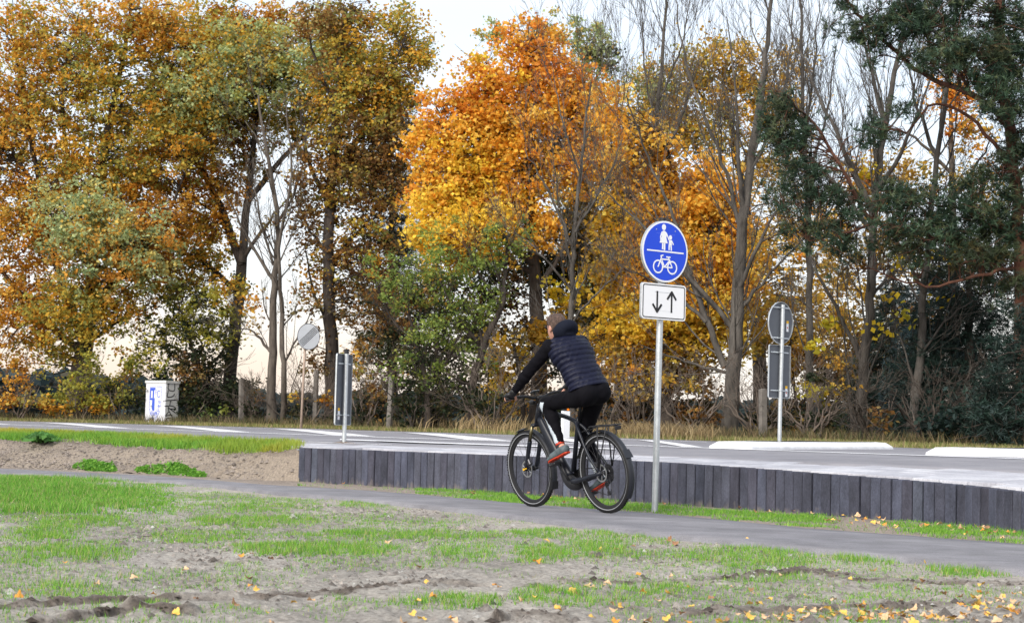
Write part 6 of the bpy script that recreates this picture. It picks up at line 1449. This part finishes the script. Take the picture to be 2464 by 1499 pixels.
tree('hazel_thicket', 'dark thicket filling the shade between the brown oak and the orange maple', (1060, 1036, 53), [([(1062, 1036), (1058, 920), (1050, 800), (1045, 680)], .10, .03), ([(1056, 900), (980, 820), (920, 760)], .04, .01), ([(1056, 880), (1130, 800), (1200, 740)], .05, .01), ([(1050, 800), (1000, 700), (980, 620)], .04, .01), ([(1052, 840), (1160, 880), (1240, 900)], .04, .01)],
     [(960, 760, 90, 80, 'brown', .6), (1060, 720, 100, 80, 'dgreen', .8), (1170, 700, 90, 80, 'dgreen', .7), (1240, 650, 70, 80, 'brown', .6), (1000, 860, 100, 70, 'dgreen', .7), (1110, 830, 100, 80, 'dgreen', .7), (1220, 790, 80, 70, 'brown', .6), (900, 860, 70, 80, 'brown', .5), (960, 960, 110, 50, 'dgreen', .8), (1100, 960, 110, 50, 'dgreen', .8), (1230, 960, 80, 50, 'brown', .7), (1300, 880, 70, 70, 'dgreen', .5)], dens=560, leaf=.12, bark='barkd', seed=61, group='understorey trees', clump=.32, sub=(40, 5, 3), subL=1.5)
tree('hazel_thicket', 'shaded hazel thicket behind the rear wheel and the pole', (1500, 1044, 48.5), [([(1500, 1044), (1498, 960), (1490, 880)], .07, .03), ([(1498, 980), (1560, 920), (1620, 880)], .04, .01), ([(1498, 980), (1440, 920), (1400, 880)], .04, .01)],
     [(1480, 960, 90, 50, 'brown', .7), (1580, 970, 90, 45, 'dgreen', .8), (1400, 980, 70, 40, 'dgreen', .7), (1680, 980, 80, 45, 'brown', .7), (1340, 950, 60, 50, 'brown', .4), (1640, 900, 80, 50, 'ochre', .5)], dens=480, leaf=.13, bark='barkd', seed=59, group='understorey trees', clump=.3, sub=(24, 4, 3), subL=1.2)
tree('oak_tree', 'ochre oak beyond the right picture edge', (3050, 1090, 42), [([(3050, 1090), (3045, 800), (3040, 500), (3035, 200)], .28, .08), ([(3045, 700), (2960, 560), (2900, 440)], .09, .02), ([(3042, 620), (3130, 480), (3200, 380)], .09, .02)], [(3000, 300, 170, 190, 'ochre', .7), (3080, 560, 190, 170, 'olive', .7), (2960, 780, 150, 130, 'ochre', .6), (3100, 900, 170, 120, 'dgreen', .7)], dens=300, leaf=.17, bark='barkd', seed=62, group=OAK)
# far wood on the horizon: one mass
rng = np.random.default_rng(5)
n = 17000; vxs = rng.uniform(-500, 2900, n); Yf = rng.uniform(240, 270, n)
top = np.interp(vxs, [-500, 0, 250, 380, 560, 640, 760, 1000, 1600, 2900], [118, 110, 98, 96, 80, 72, 70, 74, 80, 90]) * (.82 + .36 * fbm(vxs * .03, vxs * 0, 7))
hgt = rng.random(n) ** .8 * top * Yf / FPX
C = np.stack([(vxs - CX + 7) / FPX * Yf, Yf, CAMZ - 1.0 + hgt], 1)
V, F = leaves(C, 1.8, rng); P = np.array([(.045, .070, .075), (.035, .055, .060), (.06, .085, .08), (.10, .09, .06)])
K = P[rng.choice(4, n, p=[.4, .35, .15, .1])] * (1 + rng.normal(0, .2, (n, 1))).clip(.5, 1.5)
tag(fastmesh('distant_wood', V, F, MT['leaf'], None, np.repeat(K, 4, 0)), 'dark bluish wood far behind the trees', 'wood', kind='stuff')

# ------------------------------------------------------------------ grass, weeds, litter
def blades(P, h, w, cols, rng, lean=.5, wind=(0, 0), mat_='grass', name='grass', label='grass', kind='stuff', parent=None, two=False):
    n = len(P); a = rng.uniform(0, 2 * np.pi, n); d = np.stack([np.cos(a), np.sin(a), np.zeros(n)], 1); h = np.broadcast_to(h, (n,)) * rng.uniform(.55, 1.35, n)
    l = rng.normal(0, lean, (n, 2)) * h[:, None] * .7 + np.array(wind) * h[:, None]; tip = P + np.stack([l[:, 0], l[:, 1], h], 1); w = np.broadcast_to(w, (n,))[:, None]
    if two:
        mid = P + np.stack([l[:, 0] * .25, l[:, 1] * .25, h * .62], 1)
        V = np.stack([P - d * w, P + d * w, mid + d * w * .7, mid - d * w * .7, tip + d * w * .1, tip - d * w * .1], 1).reshape(-1, 3); b = np.arange(n)[:, None] * 6
        F = np.concatenate([b + np.array([0, 1, 2, 3]), b + np.array([3, 2, 4, 5])]); rep = 6
    else:
        V = np.stack([P - d * w, P + d * w, tip], 1).reshape(-1, 3); F = np.arange(3 * n).reshape(n, 3); rep = 3
    return tag(fastmesh(name, V, F, MT[mat_], parent, np.repeat(cols, rep, 0)), label, 'grass', kind=kind)
GC = np.array([(.14, .34, .03), (.20, .41, .04), (.09, .24, .025), (.27, .43, .06), (.12, .30, .035)])
def gcol(n, rng, base=GC): return base[rng.integers(0, len(base), n)] * (1 + rng.normal(0, .15, (n, 1))).clip(.6, 1.5)
# patches in view pixels: x0, x1, y0, y1, strength
PT = [(-180, 330, 95, 245, 1.2), (200, 425, 130, 225, .8), (0, 210, 230, 300, .5), (90, 350, 258, 312, .8), (0, 235, 298, 392, .8), (0, 350, 400, 482, .8), (0, 150, 430, 505, .6), (410, 800, 262, 314, .9), (350, 700, 330, 392, .6), (540, 1000, 388, 455, 1.), (700, 1232, 328, 382, .75), (435, 820, 198, 242, .55), (815, 950, 192, 226, .5), (75, 325, 568, 662, .6), (535, 650, 478, 532, .4), (1025, 1232, 400, 482, .7), (935, 1232, 638, 705, .9), (200, 450, 676, 704, .6), (850, 950, 286, 308, .4), (440, 700, 690, 730, .35)]
PT += [(1232 + a / 2, 1232 + b / 2, c, d, e) for a, b, c, d, e in [(0, 330, 325, 362, .8), (270, 570, 330, 485, .7), (0, 310, 405, 492, 1.), (300, 880, 420, 480, .5), (500, 820, 355, 402, .55), (700, 1460, 415, 482, .8), (960, 1500, 375, 545, .7), (1480, 2000, 412, 492, 1.), (2000, 2480, 475, 560, .8), (0, 500, 596, 705, .8), (480, 1000, 585, 642, .65), (980, 1460, 520, 592, .7), (1900, 2480, 600, 665, .35), (700, 1300, 640, 700, .3), (300, 700, 630, 680, .5)]]
rng = np.random.default_rng(77)
def mask(vx, vy):
    m = np.zeros_like(vx); wob = .5 * (fbm(vx * .02, vy * .09, 3) - .5)
    for x0, x1, y0, y1, s in PT:
        y0 = 1108.8 + y0 / 2; y1 = 1108.8 + y1 / 2; u = (vx - (x0 + x1) / 2) / ((x1 - x0) / 2 + 10); v = (vy - (y0 + y1) / 2) / ((y1 - y0) / 2 + 3)
        m = np.maximum(m, s * np.clip((1.12 - (np.abs(u) ** 2.6 + v ** 2) + wob * 2.6) / .9, 0, 1))
    return m
N_ = 900000
Y = np.sqrt(rng.uniform(6.2 ** 2, 24 ** 2, N_)); tx = rng.uniform(-.33, .33, N_); X = tx * Y; vx = CX + FPX * tx - 7
Ya = cA(vx)[0]; k = Y < Ya - .04; X, Y, vx, Ya = X[k], Y[k], vx[k], Ya[k]
zflat = field_z(X, Y); vy = HOR + math.tan(ROLL) * (vx - CX) + (CAMZ - zflat) * FPX / Y
m = mask(vx, vy); nb_ = fbm(X * 1.4, Y * .9, 71); m = np.maximum(m, .16 * (nb_ > .40) + .16 * (nb_ > .54))
damp_shade_p = furrows(X, Y)[1]; m = m * (1 - np.clip(damp_shade_p * 1.4, 0, .95)); m *= .55 + .9 * fbm(X * 5, Y * 4, 81)
dens_ = np.clip(m, 0, 1.2)
keep = rng.random(len(X)) < dens_ * 1.05
P = np.stack([X, Y, zflat - .004], 1)[keep]; mm = m[keep]; vxk = vx[keep]; vyk = vy[keep]
tall = (vxk < 430) & (vyk > 1150) & (vyk < 1236); tallf = np.clip(1.25 - (vxk / 420) ** 2, .2, 1) * np.clip(fbm(P[:, 0] * 1.1, P[:, 1] * 1.1, 29) * 2.2 - .35, .15, 1.2)
h = np.where(tall, .022 + .05 * tallf, .018 + .024 * np.clip(mm, 0, 1)) * (.7 + .6 * fbm(P[:, 0] * 3, P[:, 1] * 3, 9))
cols = gcol(len(P), rng); cols[tall] *= np.array([.85, .95, .9])
dry = rng.random(len(P)) < .10; cols[dry] = np.array([.42, .36, .17])
print('field blades', len(P))
blades(P, h, np.where(tall, .0036, .0024), cols, rng, lean=.45, name='field_grass', label='young green grass growing in patches on the sandy field')
def onloft(ca, cb, n, x0, x1, rng, bump=None, smin=0., smax=1.):
    vx = rng.uniform(x0, x1, n * 3); s = rng.uniform(smin, smax, n * 3); Ya, Za = ca(vx); Yb, Zb = cb(vx); Y = Ya + (Yb - Ya) * s; Z = Za + (Zb - Za) * s
    wgt = Y * np.abs(Yb - Ya); k = rng.random(n * 3) < wgt / wgt.max(); vx, s, Y, Z = vx[k][:n], s[k][:n], Y[k][:n], Z[k][:n]
    X = XY(vx, Y, Z)
    if bump is not None: Z = Z + bump(X, Y)
    return np.stack([X, Y, Z - .004], 1), vx, s
P, vx, s = onloft(low(cB, .06, -.008), cC, 52000, 716, 2620, rng, nb(3, .035))
d = fbm(P[:, 0] * 1.6, P[:, 1] * 2.2, 91) + .30 * (vx > 1000) - .22 * np.exp(-((vx - 760) / 60) ** 2) - .25 * np.exp(-((vx - 2060) / 60) ** 2) * (s > .4) - .22 * (s > .82) - .12 * (s < .1)
k = rng.random(len(P)) < np.clip((d - .52) * 3.2, 0.02, 1); P = P[k]
blades(P, .016 + .034 * fbm(P[:, 0] * 2.5, P[:, 1] * 2.5, 51), .0034, gcol(len(P), rng), rng, name='verge_grass', label='green grass strip along the foot of the palisade wall')
print('verge', len(P))
# shoulder grass above the soil bank, yellower in patches and towards the road
P, vx, s = onloft(low(cD, -.05, -.01), low(cE, .1, -.01), 60000, -300, 735, rng, bankb, 0, 1.0)
d = fbm(P[:, 0] * 1.3, P[:, 1] * 1.3, 95) + .22 * (s > .25); k = rng.random(len(P)) < np.clip((d - .40) * 3.5, 0.05, 1) * np.clip((735 - vx) / 40, 0, 1); P, vx, s = P[k], vx[k], s[k]
yl = np.clip(fbm(P[:, 0] * .6, P[:, 1] * .9, 99) * 2.2 - .75 + .5 * (s - .5), 0, 1)[:, None]
c = gcol(len(P), rng) * (1 - yl) + np.array([.42, .38, .05]) * yl
blades(P, np.where(s < .3, .10, .075), .0055, c, rng, name='shoulder_grass', label='yellowish green grass along the road shoulder above the soil bank')
# weeds on the bank foot: leafy tufts
for i, (x0, x1, lab) in enumerate(((178, 285, 'bright green leafy weed patch at the foot of the soil bank, farther left'), (330, 500, 'bright green leafy weed patch at the foot of the soil bank nearer the wall'))):
    r_ = np.random.default_rng(300 + i); n = int((x1 - x0) * 30); u = r_.uniform(-1, 1, n); vx = (x0 + x1) / 2 + u * (x1 - x0) / 2; kp = r_.random(n) < (1.1 - u ** 4) * np.clip(vnoise(vx * .055, vx * 0, 6 + i) * 2.2 - .35, .1, 1); u, vx = u[kp], vx[kp]; n = len(u)
    s = r_.uniform(-.02, .34, n) * (1 - u * u * .6); Ya, Za = cC(vx); Yb, Zb = cD(vx); Y = Ya + (Yb - Ya) * s; Z = Za + (Zb - Za) * s; X = XY(vx, Y, Z)
    hh_ = .05 * (1 - u ** 6) * np.clip(fbm(X * 2.2, Y * 2.2, 4) * 3.4 - 1.0, .08, 1.5); C = np.stack([X, Y, Z + bankb(X, Y) + r_.random(n) ** 1.6 * hh_ * (1 + .9 * (r_.random(n) < .12))], 1)
    V, F = leaves(C, .045, r_, up=.3); b0 = C.mean(0); b0[2] = C[:, 2].min()
    o = fastmesh('weed_patch', V - b0, F, MT['leaf'], None, np.repeat(gcol(n, r_, np.array([(.16, .38, .05), (.12, .30, .04), (.24, .46, .07)])), 4, 0)); o.location = b0
    tag(o, lab, 'plant', 'weed patches on the bank')
r_ = np.random.default_rng(310); n = 900; u = r_.normal(0, .4, n); vx = 105 + u * 34; Y = 28.4 + r_.normal(0, .25, n); Z = cD(vx)[1] + .02; X = XY(vx, Y, Z); C = np.stack([X, Y, Z + r_.random(n) * .10 * np.exp(-u * u)], 1)
V, F = leaves(C, .11, r_, up=.8); b0 = C.mean(0); b0[2] = C[:, 2].min(); o = fastmesh('dock_plant', V - b0, F, MT['leaf'], None, np.repeat(gcol(n, r_, np.array([(.10, .26, .06), (.13, .30, .07), (.08, .20, .05)])), 4, 0)); o.location = b0
tag(o, 'broad-leaved dark green plant on the grassy shoulder at the left', 'plant')
# dry tall grass on the far verge
def verge_pts(n, x0, x1, d0, d1, rng):
    vx = rng.uniform(x0, x1, n); Yg_, Zg_ = cG(vx); Y = Yg_ + rng.uniform(d0, d1, n); Z = Zg_ + .0; return np.stack([XY(vx, Y, Z), Y, Z - .03], 1), vx
SC = np.array([(.42, .31, .16), (.32, .23, .12), (.50, .39, .22), (.22, .16, .08)])
P, vx = verge_pts(2600, 985, 1290, .2, 3.0, rng)
kk = rng.random(len(P)) < (np.exp(-((vx - 1150) / 95) ** 2) + .2) * np.clip(fbm(P[:, 0] * 1.8, P[:, 1] * 1.8, 13) * 3.4 - 1.35, 0, 1); P = P[kk]; hd_ = .12 + .5 * fbm(P[:, 0] * 1.2, P[:, 1] * 1.2, 23)
blades(P, hd_, .009, gcol(len(P), rng, SC), rng, lean=.5, wind=(.22, 0), mat_='straw', name='dry_grass', label='tall dry straw-coloured grass left of the front wheel', two=True)
P, vx = verge_pts(2600, 1400, 1720, .2, 2.5, rng); kk = fbm(P[:, 0] * 1.8, P[:, 1] * 1.8, 13) > .48; P = P[kk]; blades(P, .34, .009, gcol(len(P), rng, SC * .8), rng, lean=.5, mat_='straw', name='dry_grass', label='dry brown grass behind the road left of the big bare trunk', two=True)
P, vx = verge_pts(26000, -300, 2700, -.05, 1.6, rng); VG = np.array([(.20, .22, .06), (.30, .26, .11), (.16, .20, .05), (.38, .30, .16)])
blades(P, .13, .010, gcol(len(P), rng, VG), rng, lean=.5, mat_='straw', name='far_verge_grass', label='short dull grass along the far road edge')
P, vx = verge_pts(12000, -300, 2700, 1.5, 5, rng); blades(P, .30, .016, gcol(len(P), rng, np.array([(.10, .09, .04), (.16, .12, .06), (.07, .08, .03), (.20, .15, .08)])), rng, lean=.6, mat_='straw', name='undergrowth', label='dark weedy undergrowth below the trees')
# soil clods and pebbles
rng = np.random.default_rng(91)
def clods(P, size, cols, name, label):
    n = len(P); B_ = np.array([(1, 0, 0), (0, 1, 0), (-1, 0, 0), (0, -1, 0), (0, 0, 1), (.6, .6, .6), (-.6, -.5, .6)]); B_ = B_[:5]
    V = B_[None] * (size[:, None, None]) * rng.uniform(.6, 1.3, (n, 5, 1)) * np.array([1, 1, .75]) + P[:, None]; F = np.array([(0, 1, 4), (1, 2, 4), (2, 3, 4), (3, 0, 4)])[None] + np.arange(n)[:, None, None] * 5
    return tag(fastmesh(name, V.reshape(-1, 3), F.reshape(-1, 3), MT['soil'], None, np.repeat(cols, 5, 0)), label, 'soil', kind='stuff')
n = 90000; Y = np.sqrt(rng.uniform(6.3 ** 2, 16 ** 2, n)); tx = rng.uniform(-.32, .32, n); X = tx * Y; vx = CX + FPX * tx - 7; k = Y < cA(vx)[0] - .1; X, Y = X[k], Y[k]; wet = furrows(X, Y)[1]
k = rng.random(len(X)) < np.clip(fbm(X * 2, Y * 1.4, 44) * 2.4 - .85 + wet * 1.6, .05, 1); X, Y, wet = X[k], Y[k], wet[k]
size = np.exp(rng.normal(-4.9, .55, len(X))).clip(.004, .05); t = rng.random((len(X), 1)); cc = np.array([.44, .39, .345]) * (.4 + .75 * t); wv = np.clip(wet[:, None] * 1.3, 0, 1); cc = cc * (1 - wv) + np.array([.13, .105, .088]) * (.6 + .8 * t) * wv; lt_ = rng.random(len(X)) < .03; cc[lt_] = (.62, .60, .56)  # clods in the furrows take the same painted damp and shade tone
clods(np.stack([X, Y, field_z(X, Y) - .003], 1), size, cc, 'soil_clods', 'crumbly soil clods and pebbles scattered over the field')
P, vx, s = onloft(cC, cD, 5000, -200, 715, rng, bankb); clods(P, np.exp(rng.normal(-4.3, .5, len(P))).clip(.006, .05), np.array([.32, .27, .23]) * (.5 + .8 * rng.random((len(P), 1))), 'bank_clods', 'loose soil crumbs on the bank')

# fallen leaves, each one a thing
LM = [mat('fallen_leaf_%s' % nme, c, .7, col2=c2, scale=22) for nme, c, c2 in (('yellow', (.58, .33, .04), (.72, .47, .12)), ('tan', (.48, .29, .14), (.66, .46, .28)), ('orange', (.50, .20, .025), (.66, .33, .06)), ('brown', (.20, .10, .045), (.36, .20, .10)))]
LMe = []
rr = random.Random(8)
for i in range(8):
    V = [(0, 0, .004)]; k = 20
    for q in range(k):
        a = 2 * math.pi * q / k; lobe = .5 + .5 * abs(math.cos(2.5 * (a - math.pi / 2))) ** .8; R_ = (.028 + .036 * lobe * (1 - .35 * (math.sin(a) < -.3))) * rr.uniform(.88, 1.12)
        V.append((R_ * math.cos(a), R_ * math.sin(a), .022 * (R_ / .06) ** 2 * (.5 + .7 * math.sin(2 * a + i)) + rr.uniform(-.003, .004)))
    F = [(0, 1 + q, 1 + (q + 1) % k) for q in range(k)]
    g = MB(); g.add(V, F); g.add([(0, -.03, .004), (.003, -.03, .004), (.006, -.075, .012)], [(0, 1, 2)]); o = g.build('fallen_leaf', LM[i % 4]); LMe.append(o.data); bpy.data.objects.remove(o)
def drop(X, Y, Z, label, pick, sc=1.0, tilt=.28):
    o = bpy.data.objects.new('fallen_leaf', LMe[pick + 4 * (rr.random() < .5)]); scn.collection.objects.link(o); o.location = (X, Y, Z + .008 + .012 * rr.random())
    s = sc * rr.uniform(.6, 1.15); o.scale = (s, s, s * rr.uniform(.8, 1.8)); o.rotation_euler = (rr.gauss(.25, tilt), rr.gauss(0, tilt), rr.uniform(0, 6.28)); tag(o, label, 'leaf', 'fallen leaves: ' + label)
CN = ('yellow', 'tan', 'orange', 'brown')
def field_leaf(vx, vy, zone, wts=(4, 5, 2, 2), sc=1.):
    X, Y = flatpt((vx, vy)); p = rr.choices(range(4), wts)[0]; Z = float(field_z(np.array([X]), np.array([Y]))[0]); drop(X, Y, Z, '%s fallen maple leaf %s' % (CN[p], zone), p, sc)
for _ in range(118):
    vx_ = rr.triangular(1300, 2480, 2350); vy_ = 1497 - abs(rr.gauss(0, 17)); field_leaf(vx_, vy_, 'in the leaf litter along the lower right picture edge', sc=.34)
for _ in range(34): field_leaf(rr.gauss(2390, 50), rr.gauss(1448, 16), 'in the small drift near the lower right corner', sc=.34)
for _ in range(34): field_leaf(rr.uniform(1250, 2450), rr.uniform(1375, 1470), 'scattered on patchy grass right of the middle', (3, 4, 2, 2), .33)
for _ in range(26): field_leaf(rr.uniform(10, 1230), rr.uniform(1385, 1495), 'scattered among the furrows at the lower left', (3, 4, 2, 2), .33)
for _ in range(20): field_leaf(rr.uniform(150, 2300), rr.uniform(1290, 1375), 'lying singly on the open field', (2, 3, 3, 3), .38)
for _ in range(70):
    vx_ = rr.choice((rr.gauss(2080, 45), rr.gauss(2330, 90), rr.uniform(1500, 2460), rr.gauss(1260, 200))); s_ = rr.betavariate(2.2, 1.6); Ya, Za = cB(vx_); Yb, Zb = cC(vx_); Y_ = float(Ya + (Yb - Ya) * s_); Z_ = float(Za + (Zb - Za) * s_)
    p = rr.choices(range(4), (2, 4, 2, 4))[0]; drop(float(XY(vx_, Y_, Z_)), Y_, Z_ + .01, '%s fallen leaf on the strip at the wall foot' % CN[p], p, .42)
